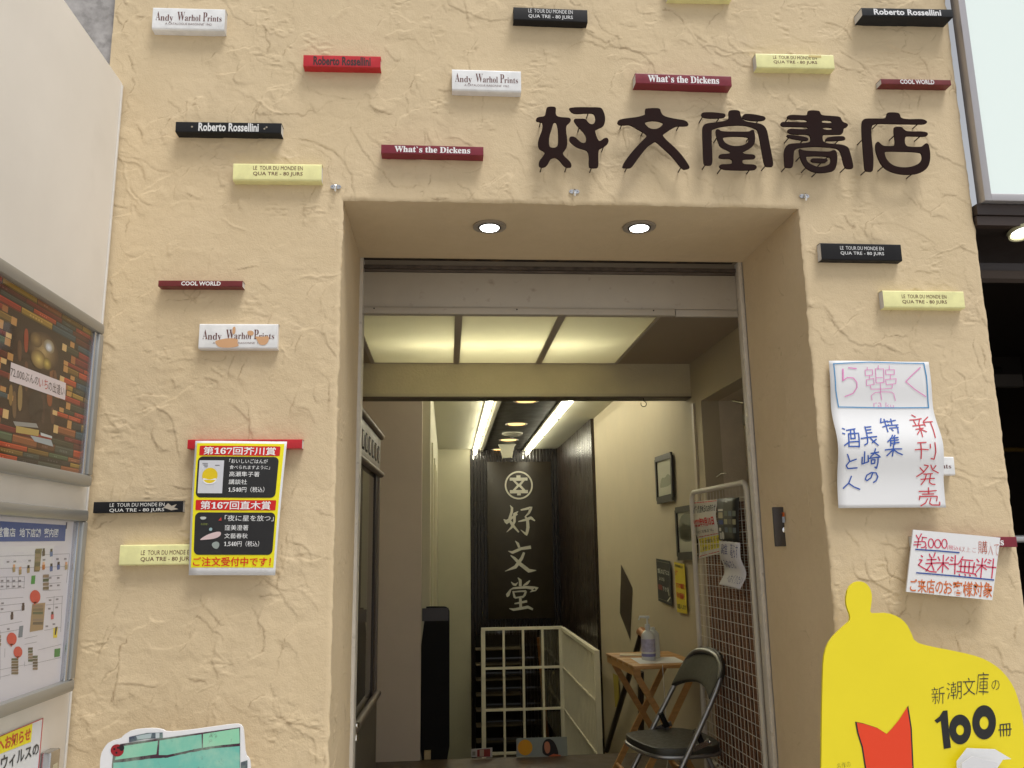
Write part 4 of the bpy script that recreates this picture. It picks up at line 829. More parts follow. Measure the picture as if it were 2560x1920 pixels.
# papers on the mesh
def local_sheet(root, fn): pass
x_m = 1.228
A1 = [(1733, 1254), (1794, 1248), (1797, 1383), (1743, 1398)]
s = Sheet([xp(a, b, 1.222) for a, b in A1], bulge=lambda u, v: .018*np.sin(v*6.0)*(.4+.6*v), px=A1)
root = empty('closing_notice', tuple(s.c.mean(0)), 'curled white and yellow notice with a red date hung on the mesh panel', 'notice'); s.c = s.c-s.c.mean(0)
s.base('paper', mat('notice_paper', (.60, .58, .50), .6), root, n=(4, 24))
DK = (.03, .03, .03); RD2 = C_(200, 35, 40)
s.rect(.03, .02, .97, .035, RD2, n=6); s.text('地下1階店休日のお知らせ', (.04, .08, .97, .22), DK, .03); s.text('2022年9月13日', (.02, .30, .90, .47), RD2, .045); s.text('好文堂書店 TEL', (.08, .52, .80, .57), DK, .0)
s.rect(.02, .62, .98, .632, RD2, n=6); s.rect(.04, .655, .98, .89, C_(215, 200, 30), n=10); s.text('すべての営業開始いたします', (.1, .69, .92, .76), DK, .01); s.text('お待ちしております', (.18, .80, .92, .87), DK, .01); s.rect(.02, .95, .98, .965, RD2, n=6)
s.finish(root)
A2 = [(1793, 1247), (1848, 1243), (1850, 1356), (1798, 1350)]
s = Sheet([xp(a, b, 1.219) for a, b in A2], bulge=lambda u, v: .004*np.sin(v*3), px=A2)
root = empty('black_flyer', tuple(s.c.mean(0)), 'black printed flyer with small pictures in rows, clipped to the mesh panel', 'flyer'); s.c = s.c-s.c.mean(0)
s.base('paper', mat('flyer_black', (.018, .018, .018), .4), root, n=(4, 10))
s.rect(.05, .25, .28, .30, C_(200, 198, 190)); s.rect(.06, .33, .27, .47, C_(170, 160, 130)); s.rect(.06, .52, .28, .62, C_(50, 70, 130)); s.rect(.06, .70, .16, .78, C_(190, 190, 180)); s.rect(.08, .82, .16, .97, C_(190, 190, 180)); s.disc(.23, .88, .06, C_(190, 190, 180))
for j in range(3):
    for i in range(3): s.rect(.34+.19*i, .30+.19*j, .49+.19*i, .42+.19*j, [C_(90, 100, 90), C_(150, 145, 115), C_(80, 95, 110), C_(110, 105, 90)][(i*2+j) % 4], n=1)
s.text('特集', (.38, .06, .5, .11), (.5, .5, .5)); s.finish(root)
MB().tube([(0, 0, .20), (0, .05, .205), (0, .12, .195)], .0025, 6).build('wire_hook', STEEL, root)
A3 = [(1798, 1352), (1850, 1357), (1862, 1473), (1808, 1461)]
s = Sheet([xp(a, b, 1.214) for a, b in A3], bulge=lambda u, v: .020*np.sin(v*7.5)*v, px=A3)
root = empty('handwritten_strip', tuple(s.c.mean(0)), 'wavy pale paper strip with blue handwriting hanging below the black flyer', 'notice'); s.c = s.c-s.c.mean(0)
s.base('paper', mat('strip_paper', (.58, .56, .58), .6), root, n=(4, 28))
BL = C_(50, 55, 120)
for t, q in (('離', (.1, .06, .42, .30)), ('暮らす', (.55, .04, .9, .36)), ('みなさん', (.08, .42, .62, .60)), ('へおくりたい', (.25, .74, .93, .92))): s.text(t, q, BL, -.004)
s.finish(root)

# ------------------------------------------------------------------ folding table with bottle
tb = empty('folding_table', (1.14, 2.13, 0), 'small light wood folding tray table holding a hand gel bottle', 'table', rz=R(4))
PINE = mat('pine_wood', (.48, .255, .085), .45, var=.18, vscale=9, stretch=(1, 8, 8))
TZ = .66
for k in range(5): MB().box(-.19, .19, -.28+k*.113, -.28+k*.113+.110, TZ-.018, TZ).build('top_slat', PINE, tb, bevel=.002)
MB().box(-.188, -.150, -.27, .27, TZ-.05, TZ-.019).build('apron', PINE, tb); MB().box(.150, .188, -.27, .27, TZ-.05, TZ-.019).build('apron', PINE, tb)
for s_ in (-1, 1):
    for y in (-.22, .22):
        MB().obox((s_*.165, y+(.018 if s_ > 0 else -.018), TZ-.05), (-s_*.19, y+(.018 if s_ > 0 else -.018), .0), .014, .032, up=(1, 0, 0)).build('leg', PINE, tb)
MB().tube([(-.16, -.24, .06), (-.16, .24, .06)], .010, 8).build('stretcher', PINE, tb); MB().tube([(.16, -.24, .06), (.16, .24, .06)], .010, 8).build('stretcher', PINE, tb)
bt = empty('gel_bottle', (1.105, 2.06, TZ), 'translucent white pump bottle of hand gel on the wooden table', 'bottle')
PL = mat('milky_plastic', (.62, .64, .62), .3, coat=.3)
sc = .036
prof = [(.9, 0), (1, .05), (1, 3.2), (.92, 3.75), (.62, 4.15), (.36, 4.35), (.34, 4.7)]
bo = MB().lathe([(a*sc*1.05, b*sc) for a, b in prof], (0, 0, 0), 28).build('bottle_body', PL, bt, smooth=True)
MB().lathe([(.015, .168), (.015, .188), (.005, .191), (.0045, .225)], (0, 0, 0), 16).build('pump', PL, bt, smooth=True)
MB().tube([(.012, 0, .226), (-.042, 0, .229), (-.047, 0, .212)], [.008, .006, .004], 8).build('nozzle', PL, bt, smooth=True)
MB().lathe([(.0384, .045), (.0384, .112)], (0, 0, 0), 28).build('bottle_label', mat('lilac_label', (.40, .38, .52), .5, var=.2, vscale=60), bt, smooth=True)
MB().lathe([(.0385, .020), (.0385, .035)], (0, 0, 0), 28).build('bottle_label', mat('blue_label', (.20, .20, .42), .5), bt, smooth=True)
bt2 = empty('plastic_bottle', (1.150, 2.13, TZ), 'plain translucent white bottle without pump just behind the gel bottle', 'bottle')
MB().lathe([(a*sc, b*sc*.98) for a, b in prof], (0, 0, 0), 28).build('bottle_body', PL, bt2, smooth=True)
ps = tag(MB().box(1.02, 1.27, 1.91, 2.14, TZ+.001, TZ+.002).build('paper_sheet', PAPER), 'flat white paper sheet under the gel bottle', 'paper')
pe = tag(MB().obox((.99, 2.28, TZ+.004), (1.14, 2.24, TZ+.004), .09, .003).build('envelope', mat('cream_paper', (.6, .52, .38), .6)), 'cream paper envelope on the back of the wooden table', 'paper')
cdm = tag(MB().tube([(1.125, 1.845, TZ+.002), (1.127, 1.835, .45), (1.125, 1.838, .32), (1.135, 1.85, .22), (1.12, 1.85, .14)], .0022, 6).build('string', mat('white_string', (.6, .58, .5), .8)), 'white string hanging from the table edge with a knot', 'string')

# ------------------------------------------------------------------ folding chair
ch = empty('folding_chair', (1.0, 1.235, 0), 'silver framed folding chair with dark grey seat facing left before the mesh panel', 'chair', rz=R(9))
VIN = mat('dark_grey_vinyl', (.028, .027, .021), .42, var=.12, vscale=50, bump=.15, bscale=250)
PIPE = mat('silver_pipe', (.33, .33, .33), .34, .9)
SZ = .42
out = chaikin([(-.165, -.08), (-.175, .10), (-.15, .165), (-.05, .19), (.17, .19), (.175, -.19), (-.04, -.195), (-.13, -.165)], 2)
v, f = shape_mesh([out], .022, .005); mesh_obj('seat', [(a, b, c+SZ) for a, b, c in v], f, VIN, ch, smooth=True).data.set_sharp_from_angle(angle=R(35))
rim = [(a*1.02, b*1.02, SZ-.020) for a, b in out]; MB().tube(rim+[rim[0], rim[1]], .009, 8).build('seat_rim', PIPE, ch, smooth=True)
# back/front-leg loop: from floor at front up to the back top
def loop_pt(y, t): return (-.26+t*.49, y, .0+t*.80)
pts = []
for y0, s_ in ((-.205, 1),):
    pts += [(-.275, y0, .01), (-.02, y0, .42), (.085, y0*.97, .585), (.15, y0*.94, .695), (.175, y0*.80, .755), (.188, y0*.5, .79), (.192, 0, .80)]
pts = pts+[(a, -b, c) for a, b, c in pts[-2::-1]]
P = np.array(pts); t = np.linspace(0, len(P)-1, 60); cs = np.stack([np.interp(t, range(len(P)), P[:, i]) for i in range(3)], 1)
ker = np.array([.25, .5, .25]); 
for _ in range(3):
    c2 = cs.copy(); c2[1:-1] = .25*cs[:-2]+.5*cs[1:-1]+.25*cs[2:]; cs = c2
MB().tube(cs, .0115, 12).build('back_frame', PIPE, ch, smooth=True)
# curved back pad
nu, nv = 18, 8; V = []; 
for j in range(nv+1):
    for i in range(nu+1):
        a = -1+2*i/nu; b = j/nv; y = a*.196*(1-.10*(b > .8)*(b-.8)*5); 
        top_ = .808-.060*abs(a)**3; bot = .665-.045*abs(a)**2
        z = bot+(top_-bot)*b; x = .098+.085*b+.038*(1-a*a)
        V.append((x, y, z))
F = [(j*(nu+1)+i, j*(nu+1)+i+1, (j+1)*(nu+1)+i+1, (j+1)*(nu+1)+i) for j in range(nv) for i in range(nu)]
bp = mesh_obj('backrest', V, F, VIN, ch, smooth=True); md = bp.modifiers.new('thick', 'SOLIDIFY'); md.thickness = .022; md.offset = 0
mb2 = bp.modifiers.new('soft', 'BEVEL'); mb2.width = .008; mb2.segments = 3; mb2.limit_method = 'ANGLE'
for s_ in (-1, 1):
    MB().tube([(.245, s_*.185, .01), (.13, s_*.185, .27), (.03, s_*.185, .50)], .0105, 10).build('rear_leg', PIPE, ch, smooth=True)
    MB().tube([(.055, s_*.185, .445), (.028, s_*.185, .505)], .0135, 10).build('black_cap', BLACK, ch, smooth=True)
    MB().obox((.0, s_*.200, .43), (.085, s_*.196, .455), .004, .022).build('hinge_link', STEEL, ch)
    for a, z in ((.002, .432), (.082, .454), (.11, .36)): MB().lathe([(.006, 0), (.005, s_*.005)], (a, s_*.204, z), 10, 'y').build('rivet', STEEL, ch)
MB().tube([(-.20, -.2, .13), (-.20, .2, .13)], .008, 8).build('stretcher', PIPE, ch, smooth=True); MB().tube([(.2, -.185, .11), (.2, .185, .11)], .008, 8).build('stretcher', PIPE, ch, smooth=True)

# ------------------------------------------------------------------ leaflets at the stair edge
def standing(px, y, lab, name, colr, draw):
    c = [fp(a, b, y) for a, b in px]; s = Sheet(c, px=px); m0 = s.c.mean(0); root = empty(name, tuple(m0), lab, 'poster'); s.c = s.c-m0
    s.base('card', mat('card_'+name, colr, .5), root, thick=.003); draw(s); s.finish(root)
def dA(s):
    s.disc(.17, .5, .145, C_(225, 160, 20)); s.poly(chaikin([(.52, .95), (.5, .5), (.55, .12), (.66, .05), (.76, .25), (.83, .8), (.8, 1.)], 2), C_(30, 25, 25), .0007); s.poly(chaikin([(.54, .5), (.56, .22), (.64, .2), (.67, .5), (.65, .8), (.58, .85)], 2), C_(200, 130, 100), .001); s.poly([(.62, .98), (.72, .85), (.86, .9), (.88, .99)], C_(190, 100, 70), .0012)
standing([(1291, 1846), (1417, 1842), (1419, 1892), (1291, 1892)], 2.83, 'pale poster card with an orange disc and a dark haired portrait at the stair edge', 'poster_card', (.30, .34, .31), dA)
def dB(s):
    s.rect(.28, .1, .9, .95, C_(130, 40, 35)); s.rect(.4, .15, .6, .9, C_(170, 150, 130), .0008); s.rect(.05, .3, .2, .8, C_(120, 118, 110))
standing([(1178, 1873), (1231, 1869), (1231, 1893), (1178, 1893)], 2.83, 'small red and white card at the stair edge below the panes', 'small_card', (.45, .43, .4), dB)
hk = tag(MB().tube([(1.12, BY+.02, 2.104)]+[(1.12+.016*math.cos(t)*1, BY+.02, 2.07+.016*math.sin(t)) for t in np.linspace(1.4, -3.6, 12)], .0022, 6).build('small_hook', BLACK), 'tiny open wire hook under the beam on the right', 'hook')

# ------------------------------------------------------------------ key switch on the right jamb
kb = empty('key_switch', (DX1, .335, 1.325), 'dark narrow shutter key switch plate on the right jamb', 'switch box')
MB().box(-.006, .004, -.034, .034, -.070, .070).build('plate', mat('gunmetal', (.085, .075, .07), .4, .6), kb, bevel=.002)
MB().lathe([(.011, 0), (.011, -.006), (.007, -.008)], (0, 0, 0), 16, 'y').build('lock', CHROME, kb, smooth=True); lk = kb.children[-1]; lk.rotation_euler = (0, 0, R(-90)); lk.location = (-.006, -.0, .012)
s = Sheet([(-.0068, .026, .062), (-.0068, -.026, .062), (-.0068, -.026, .026), (-.0068, .026, .026)]); s.rect(0, 0, 1, .4, C_(225, 110, 40)); s.rect(0, .42, 1, 1, C_(190, 200, 215)); s.text('注意', (.2, .06, .8, .34), DK); s.finish(kb)

# ------------------------------------------------------------------ award poster
A = [(488.5, 1102), (717, 1103.6), (688.6, 1438), (472, 1438)]
cc = [fp(a, b, d) for (a, b), d in zip(A, (-.040, -.040, -.036, -.036))]
s = Sheet(cc, bulge=lambda u, v: .010*np.sin(v*3.14)*(.6+.4*u)+.004*np.sin(u*5+v*3), px=A)
root = empty('award_poster', tuple(s.c.mean(0)), 'yellow poster with black boxes and red headings hung over the red plaque', 'poster'); s.c = s.c-s.c.mean(0)
s.base('paper', PAPER, root, n=(10, 24))
YEL, RED, BLK, WH = C_(240, 228, 20), C_(205, 25, 28), C_(32, 32, 34), C_(238, 238, 238)
s.rect(.022, .018, .975, .945, YEL, .0004, n=24)
def mapz(a, b):  # zoom picture coordinates -> uv
    return tuple(inv_bil(A, np.array([[450+a/4.366, 1080+b/4.366]]))[0])
def zr(a0, b0, a1, b1): u0, v0 = mapz(a0, b0); u1, v1 = mapz(a1, b1); return u0, v0, u1, v1
s.rect(.055, .038, .935, .112, RED, .0012, rad=.012); s.rect(.045, .120, .930, .430, BLK, .0012, rad=.055)
s.rect(.050, .448, .945, .524, RED, .0012, rad=.012); s.rect(.050, .540, .950, .852, BLK, .0012, rad=.055)
s.text('第'+serif('167')+'回芥川賞', (.10, .045, .89, .107), WH, .012, .0024); s.text('第'+serif('167')+'回直木賞', (.105, .455, .89, .518), WH, .012, .0024)
for t, q in (('「おいしいごはんが', (.39, .138, .81, .170)), ('食べられますように」', (.40, .186, .84, .216)), ('高瀬隼子著', (.40, .233, .73, .272)), ('講談社', (.40, .292, .60, .330)), (serif('1,540')+'円（税込）', (.40, .348, .80, .390)),
             ('「夜に星を放つ」', (.38, .560, .935, .604)), ('窪美澄著', (.385, .632, .65, .672)), ('文藝春秋', (.385, .694, .65, .732)), (serif('1,540')+'円（税込）', (.385, .750, .79, .792))): s.text(t, q, WH, .0, .0024)
s.text('ご注文受付中です！', (.045, .868, .94, .935), C_(215, 45, 20), .015, .0022)
s.rect(.065, .150, .335, .398, C_(205, 206, 212), .0022, n=3); s.disc(.19, .265, .085, C_(225, 195, 20), .0028); s.poly(chaikin([(.105, .28), (.13, .33), (.25, .33), (.275, .28), (.19, .30)], 2), C_(235, 235, 238), .0028)
for k in range(3): s.rect(.10+.012*k, .172+.012*k, .16, .177+.012*k, C_(120, 120, 125), .0028)
s.rect(.24, .185, .29, .190, C_(90, 90, 95), .0028)
s.poly(chaikin([(.10, .745), (.20, .70), (.34, .675), (.35, .71), (.28, .735), (.16, .742)], 2), C_(215, 190, 190), .0024); s.poly(chaikin([(.10, .572), (.18, .572), (.17, .592), (.12, .595)], 2), C_(190, 195, 190), .0024); s.poly(chaikin([(.24, .77), (.30, .75), (.34, .77), (.32, .81), (.27, .805)], 2), C_(150, 160, 155), .0024); s.disc(.23, .665, .018, C_(150, 180, 185), .0026); s.poly([(.31, .60), (.34, .575), (.345, .6)], C_(190, 60, 55), .0026); s.text('夜に星を放つ', (.12, .62, .20, .635), C_(150, 160, 70), 0, .0026)
s.finish(root)

# ------------------------------------------------------------------ handwritten new-release notice
A = [(2072, 901.7), (2322, 904.4), (2365.6, 1268.7), (2097, 1270)]
cc = [fp(a, b, d) for (a, b), d in zip(A, (-.012, -.012, -.035, -.040))]
def bl(u, v): return .022*np.exp(-((v-.60)/.16)**2)-.010*np.exp(-((v-.33)/.13)**2)+.003*np.sin(u*6+v*4)
s = Sheet(cc, bulge=bl, px=A)
root = empty('handwritten_notice', tuple(s.c.mean(0)), 'large white paper notice with pink, blue and red handwriting right of the entrance', 'notice'); s.c = s.c-s.c.mean(0)
s.base('paper', PAPER, root, n=(12, 40))
Z4 = lambda pts: [(2060+a/4.047, 880+b/4.047) for a, b in pts]
PK, BB, RR_ = C_(225, 130, 190), C_(35, 80, 165), C_(195, 40, 55)
def dens(pts, n=6):
    P = np.array(pts, float); t = np.linspace(0, len(P)-1, (len(P)-1)*n+1); return list(zip(np.interp(t, range(len(P)), P[:, 0]), np.interp(t, range(len(P)), P[:, 1])))
def st_(pts, w, c): s.stroke(dens(Z4(pts)), w/4.047, c, .0018)
LB = C_(70, 140, 190)
for p in ([(90, 122), (450, 105), (1010, 115)], [(1010, 115), (1035, 250), (1070, 575)], [(1070, 573), (600, 572), (155, 568)], [(155, 570), (120, 400), (95, 122)]): st_(p, 10, LB)
st_([(185, 180), (187, 300)], 14, PK); st_([(240, 165), (320, 175)], 10, PK); st_([(187, 300), (230, 268), (290, 272), (328, 318), (332, 370), (295, 430), (215, 462)], 9, PK)
st_([(975, 158), (900, 230), (830, 305)], 9, PK); st_([(830, 305), (930, 390), (1040, 462)], 8, PK)
for bx in ([(408, 190), (485, 185), (488, 240), (415, 248)], [(425, 290), (500, 275), (508, 335), (430, 350)], [(515, 175), (600, 175), (608, 315), (528, 322)], [(620, 185), (712, 182), (712, 232), (625, 232)], [(622, 285), (732, 275), (730, 325), (635, 340)]):
    for a, b in zip(bx, bx[1:]+bx[:1]): st_([a, b], 6, PK)
for p in ([(430, 160), (432, 185)], [(545, 140), (545, 175)], [(660, 140), (660, 182)], [(455, 245), (458, 282)], [(672, 232), (675, 280)], [(527, 268), (590, 265)], [(465, 345), (480, 385), (600, 382), (695, 372), (695, 335)], [(572, 322), (580, 420), (597, 492)], [(497, 495), (485, 450), (520, 420), (600, 410), (690, 412), (715, 430), (737, 500)]): st_(p, 6, PK)
s.text('ra', Z4([(515, 520), (600, 518), (602, 562), (517, 564)]), PK, -.02, .0012, px=True); s.text('ku', Z4([(640, 515), (722, 530), (722, 568), (640, 566)]), PK, -.02, .0012, px=True)
def hw(t, q, c, b=.012): s.text(t, Z4(q), c, b, .0018, px=True, wob=.02)
HRED = [[(895,648),(930,672)],[(868,703),(925,700),(985,688)],[(905,708),(918,755)],[(965,700),(948,752)],[(885,768),(1000,755)],[(908,805),(985,792)],[(948,740),(955,800),(962,885)],[(945,815),(915,858)],[(955,803),(1010,832)],[(1052,672),(1000,718)],[(998,722),(1010,770)],[(1000,728),(1090,722)],[(1068,724),(1080,800),(1088,895)],
 [(905,948),(990,943)],[(880,1018),(945,1012),(1012,1018)],[(935,950),(943,1040),(945,1105)],[(1030,962),(1032,1002)],[(1078,945),(1088,1040),(1078,1110),(1045,1103)],
 [(985,1165),(1030,1172),(985,1235),(920,1275)],[(945,1190),(985,1228)],[(1052,1165),(1075,1210),(1140,1240)],[(1105,1170),(1085,1200)],[(990,1252),(1080,1247)],[(965,1302),(1105,1292)],[(1018,1252),(1008,1305),(970,1352)],[(1062,1250),(1055,1330),(1080,1348),(1115,1350)],
 [(1048,1382),(1052,1440)],[(950,1418),(1040,1418),(1130,1410)],[(985,1446),(1105,1442)],[(962,1462),(955,1500)],[(955,1470),(1060,1466),(1142,1465),(1136,1510)],[(1040,1490),(1020,1530),(970,1560)],[(1075,1482),(1062,1530),(1085,1550),(1170,1550),(1168,1520)]]
HBLU = [[(582,685),(570,732)],[(573,730),(645,712)],[(612,692),(620,760),(628,830)],[(585,778),(650,752)],[(642,722),(725,705)],[(680,690),(682,752)],[(635,762),(742,755)],[(650,790),(740,782)],[(722,762),(732,800),(728,845)],[(668,800),(682,818)],
 [(668,865),(650,900),(612,935)],[(692,868),(675,890)],[(642,900),(720,890)],[(642,925),(720,915)],[(640,952),(724,942)],[(642,900),(640,978)],[(682,892),(680,962)],[(585,1018),(665,1008),(748,1008)],[(668,965),(665,1020),(660,1078)],[(655,1022),(605,1075)],[(672,1018),(710,1045),(757,1065)],
 [(402,775),(412,885)],[(405,782),(465,775)],[(410,812),(460,806)],[(412,845),(465,838)],[(345,902),(430,888),(508,880)],[(412,892),(410,948),(378,970)],[(440,895),(475,935),(517,972)],[(500,908),(455,945)],
 [(380,1035),(388,1140)],[(360,1088),(365,1155),(430,1130)],[(418,1072),(428,1132)],[(445,1052),(522,1038)],[(488,1005),(478,1050),(442,1088)],[(485,1050),(532,1078)],[(428,1100),(542,1086)],[(455,1114),(460,1152),(492,1146),(492,1112),(455,1114)],[(520,1090),(524,1140),(516,1195),(498,1182)],
 [(482,1242),(468,1285),(430,1312),(412,1298),(425,1260),(468,1235),(515,1238),(536,1275),(522,1312),(495,1330)],
 [(168,797),(190,806)],[(163,848),(185,856)],[(172,975),(225,938)],[(205,818),(298,800)],[(222,852),(218,985)],[(220,854),(326,846),(324,990)],[(218,984),(322,984)],[(248,815),(242,905)],[(284,808),(286,900)],[(220,940),(320,932)],[(242,905),(286,900)],
 [(207,1062),(235,1122)],[(302,1108),(235,1132),(205,1170),(228,1198),(320,1190)],[(270,1270),(248,1335),(193,1387)],[(243,1335),(300,1372),(362,1396)]]
for p in HRED: st_(p, 10.5, RR_)
for p in HBLU: st_(p, 12.5, BB)
s.finish(root)

# ------------------------------------------------------------------ small shipping notice (thin board)
A = [(2283, 1324), (2501, 1344), (2480.7, 1500.5), (2265.7, 1479.5)]
s = Sheet([fp(a, b, -.05) for a, b in A], px=A)
root = empty('shipping_notice', tuple(s.c.mean(0)), 'small tilted white foam board notice with red and orange handwriting', 'notice'); s.c = s.c-s.c.mean(0)
s.base('board', PAPER, root, n=(2, 2), thick=.005)
Z5 = lambda pts: [(2240+a/6.9125, 1300+b/6.9125) for a, b in pts]
PR, OR, BU = C_(205, 50, 85), C_(205, 105, 45), C_(40, 75, 150)
def h5(t, q, c, b=.012): s.text(t, Z5(q), c, b, .0012, px=True, wob=.012)
h5('(税込)', [(885, 430), (1100, 455), (1095, 545), (880, 525)], PR, -.01); h5('以上ご', [(1105, 450), (1390, 480), (1385, 570), (1105, 550)], C_(180, 70, 60), -.02); h5('購', [(1415, 365), (1580, 365), (1570, 590), (1415, 585)], C_(185, 85, 60), -.01); h5('入で', [(1590, 385), (1780, 400), (1765, 630), (1590, 605)], C_(185, 85, 60), -.02)
for p in ([(430,618),(455,640)],[(400,690),(448,695),(415,740),(383,780)],[(385,780),(480,840),(580,893),(692,902)],[(572,590),(592,645)],[(672,570),(645,645)],[(530,690),(690,685)],[(512,757),(700,745)],[(612,645),(608,760),(515,885)],[(610,765),(652,872)],
 [(815,610),(808,760),(795,910)],[(722,640),(752,702)],[(905,645),(858,702)],[(712,745),(902,745)],[(795,765),(712,870)],[(812,762),(902,852)],[(948,645),(985,665)],[(935,690),(972,710)],[(912,770),(1072,765)],[(1020,615),(1010,935)],
 [(1152,640),(1120,690),(1080,752)],[(1135,690),(1325,705)],[(1085,802),(1372,818)],[(1045,890),(1375,937)],[(1125,720),(1110,890)],[(1192,722),(1180,892)],[(1265,730),(1252,902)],[(1350,740),(1325,912)],[(1085,940),(1097,970)],[(1185,940),(1197,962)],[(1265,950),(1280,972)],[(1362,945),(1387,975)],
 [(1492,665),(1478,800),(1460,1002)],[(1392,680),(1427,725)],[(1562,680),(1525,732)],[(1388,780),(1548,786)],[(1465,802),(1380,905)],[(1480,800),(1558,862)],[(1600,690),(1640,710)],[(1580,735),(1622,750)],[(1548,810),(1722,826)],[(1682,675),(1668,840),(1650,1007)]): s.stroke(dens(Z5(p)), 3.0, PR, .0012)
for p in ([(345,262),(385,332)],[(437,240),(390,332),(365,482)],[(315,382),(427,376)],[(303,432),(427,426)],[(448,300),(528,308)],[(458,302),(442,372),(498,380),(516,440),(480,476),(430,480)],[(518,470),(512,512)]): s.stroke(dens(Z5(p)), 2.6, PR, .0012)
for cx0, cy0, rx, ry in ((600, 405, 44, 78), (716, 412, 52, 72), (832, 412, 44, 78)): s.stroke(Z5([(cx0+rx*math.cos(t), cy0+ry*math.sin(t)) for t in np.linspace(0, 2*math.pi, 25)]), 2.6, PR, .0012)
h5('ご来店の', [(240, 1020), (810, 1030), (805, 1290), (240, 1240)], OR, .01); h5('お客様対象', [(820, 1040), (1665, 1080), (1665, 1350), (815, 1290)], OR, .01)
s.stroke(Z5([(335, 512), (700, 535), (1085, 568)]), 3.3, BU, .0014); s.stroke(Z5([(350, 915), (1000, 970), (1685, 1040)]), 3.3, BU, .0014)
s.finish(root)

# ------------------------------------------------------------------ yellow cut-out advertising board (plain: the printed mascot is left out)
Z3 = lambda pts: [(1700+a/2.572, 1280+b/2.572) for a, b in pts]
ol = Z3([(900, 1900), (905, 1646), (908, 1300), (915, 1000), (925, 900), (960, 820), (1030, 750), (1085, 705), (1092, 670), (1068, 610), (1062, 560), (1075, 490), (1110, 455), (1150, 443), (1190, 455), (1220, 490), (1232, 540), (1225, 600), (1217, 650), (1260, 650), (1330, 647), (1400, 672), (1450, 715), (1480, 770), (1505, 835), (1600, 862), (1800, 900), (1920, 930), (2010, 975), (2080, 1035), (2140, 1120), (2175, 1220), (2200, 1330), (2215, 1500), (2225, 1700), (2230, 1900)])
yb = -.15
base = fp(2300, 1900, yb); root = empty('yellow_board', (base[0], yb, GZ), 'large yellow cut-out advertising board with black lettering standing at the right', 'advertising board')
w2 = [(q[0]-base[0], q[2]-GZ) for q in (fp(a, b, yb) for a, b in chaikin(ol, 1)[1:-1])]
w2 = [(w2[0][0], .01)]+w2+[(w2[-1][0], .01)]
v, f = shape_mesh([w2], .008); mesh_obj('board', [(a, -c, b) for a, b, c in v], f, mat('yellow_card', (.80, .66, .010), .42, var=.02), root)
BQ = Z3([(0, 0), (2212, 0), (2212, 1646), (0, 1646)])
s = Sheet([fp(a, b, yb-.0045) for a, b in BQ], px=BQ); s.c = s.c-np.array([base[0], yb, GZ])
def t3(t, q, c=DK, b=-.012, off=.0006, wob=.01): s.text(t, Z3(q), c, b, off, px=True, wob=wob)
t3('新', [(1600, 1150), (1690, 1140), (1690, 1250), (1610, 1255)]); t3('潮', [(1700, 1120), (1800, 1105), (1800, 1220), (1705, 1225)]); t3('文', [(1805, 1090), (1890, 1085), (1890, 1195), (1810, 1200)]); t3('庫', [(1900, 1055), (1980, 1050), (1975, 1200), (1895, 1195)]); t3('の', [(1995, 1105), (2050, 1100), (2050, 1165), (2000, 1165)])
vv_, ff_ = shape_mesh([Z3([(1622, 1355), (1655, 1330), (1678, 1295), (1707, 1292), (1716, 1400), (1730, 1522), (1684, 1530), (1672, 1430), (1664, 1358), (1640, 1372)])]); s._add('lettering', inv_bil(s.px, vv_[:, :2]), ff_, (.01, .01, .01), .0006)

for cx0, cy0, rx, ry, rx2, ry2 in ((1790, 1410, 72, 92, 26, 32), (1948, 1366, 78, 106, 30, 40)):
    o1 = [(cx0+rx*math.cos(t), cy0+ry*math.sin(t)) for t in np.linspace(0, 2*math.pi, 32, endpoint=False)]; i1 = [(cx0+rx2*math.cos(t), cy0+4+ry2*math.sin(t)) for t in np.linspace(0, 2*math.pi, 24, endpoint=False)]
    vv_, ff_ = shape_mesh([Z3(o1), Z3(i1)]); s._add('lettering', inv_bil(s.px, vv_[:, :2]), ff_, (.01, .01, .01), .0006)
t3('冊', [(2040, 1380), (2130, 1370), (2130, 1450), (2045, 1455)], DK, .0)
t3('名作の', [(990, 1620), (1075, 1600), (1080, 1640), (995, 1655)], DK, -.02)
# open red book drawn on the board
bk = Z3([(1108, 1362), (1160, 1372), (1250, 1400), (1312, 1438), (1350, 1400), (1400, 1340), (1452, 1262), (1475, 1400), (1480, 1500), (1490, 1700), (1180, 1700), (1150, 1520), (1120, 1430)])
def addp(pts, c, off): vv_, ff_ = shape_mesh([pts]); s._add('printed_panel', inv_bil(s.px, vv_[:, :2]), ff_, c, off)
addp(bk, (.012, .012, .012), .0004)
cxb = np.mean(np.array(bk), 0); addp([tuple(np.array(p)*.945+cxb*.055) for p in bk], C_(225, 62, 20), .0008)
s.finish(root)
lh = empty('leaflet_box', (base[0]+.07, yb-.03, 0), 'white folded paper leaflet holder stuck low on the yellow board', 'paper box')
q = [fp(a, b, yb-.02) for a, b in Z3([(1845, 1518), (2025, 1525), (2130, 1588), (2075, 1592), (2010, 1690), (1780, 1690), (1778, 1605)])]
v, f = shape_mesh([[(p[0]-lh.location[0], p[2]) for p in q]], .002); mesh_obj('folded_sheet', [(a, .01-c, b) for a, b, c in v], f, PAPER, lh)
q = [fp(a, b, yb-.02) for a, b in Z3([(1778, 1605), (1845, 1560), (2010, 1600), (1990, 1690), (1780, 1690)])]
v, f = shape_mesh([[(p[0]-lh.location[0], p[2]) for p in q]], .002); mesh_obj('front_flap', [(a, -.012-c, b) for a, b, c in v], f, mat('flap_paper', (.66, .66, .68), .6), lh)

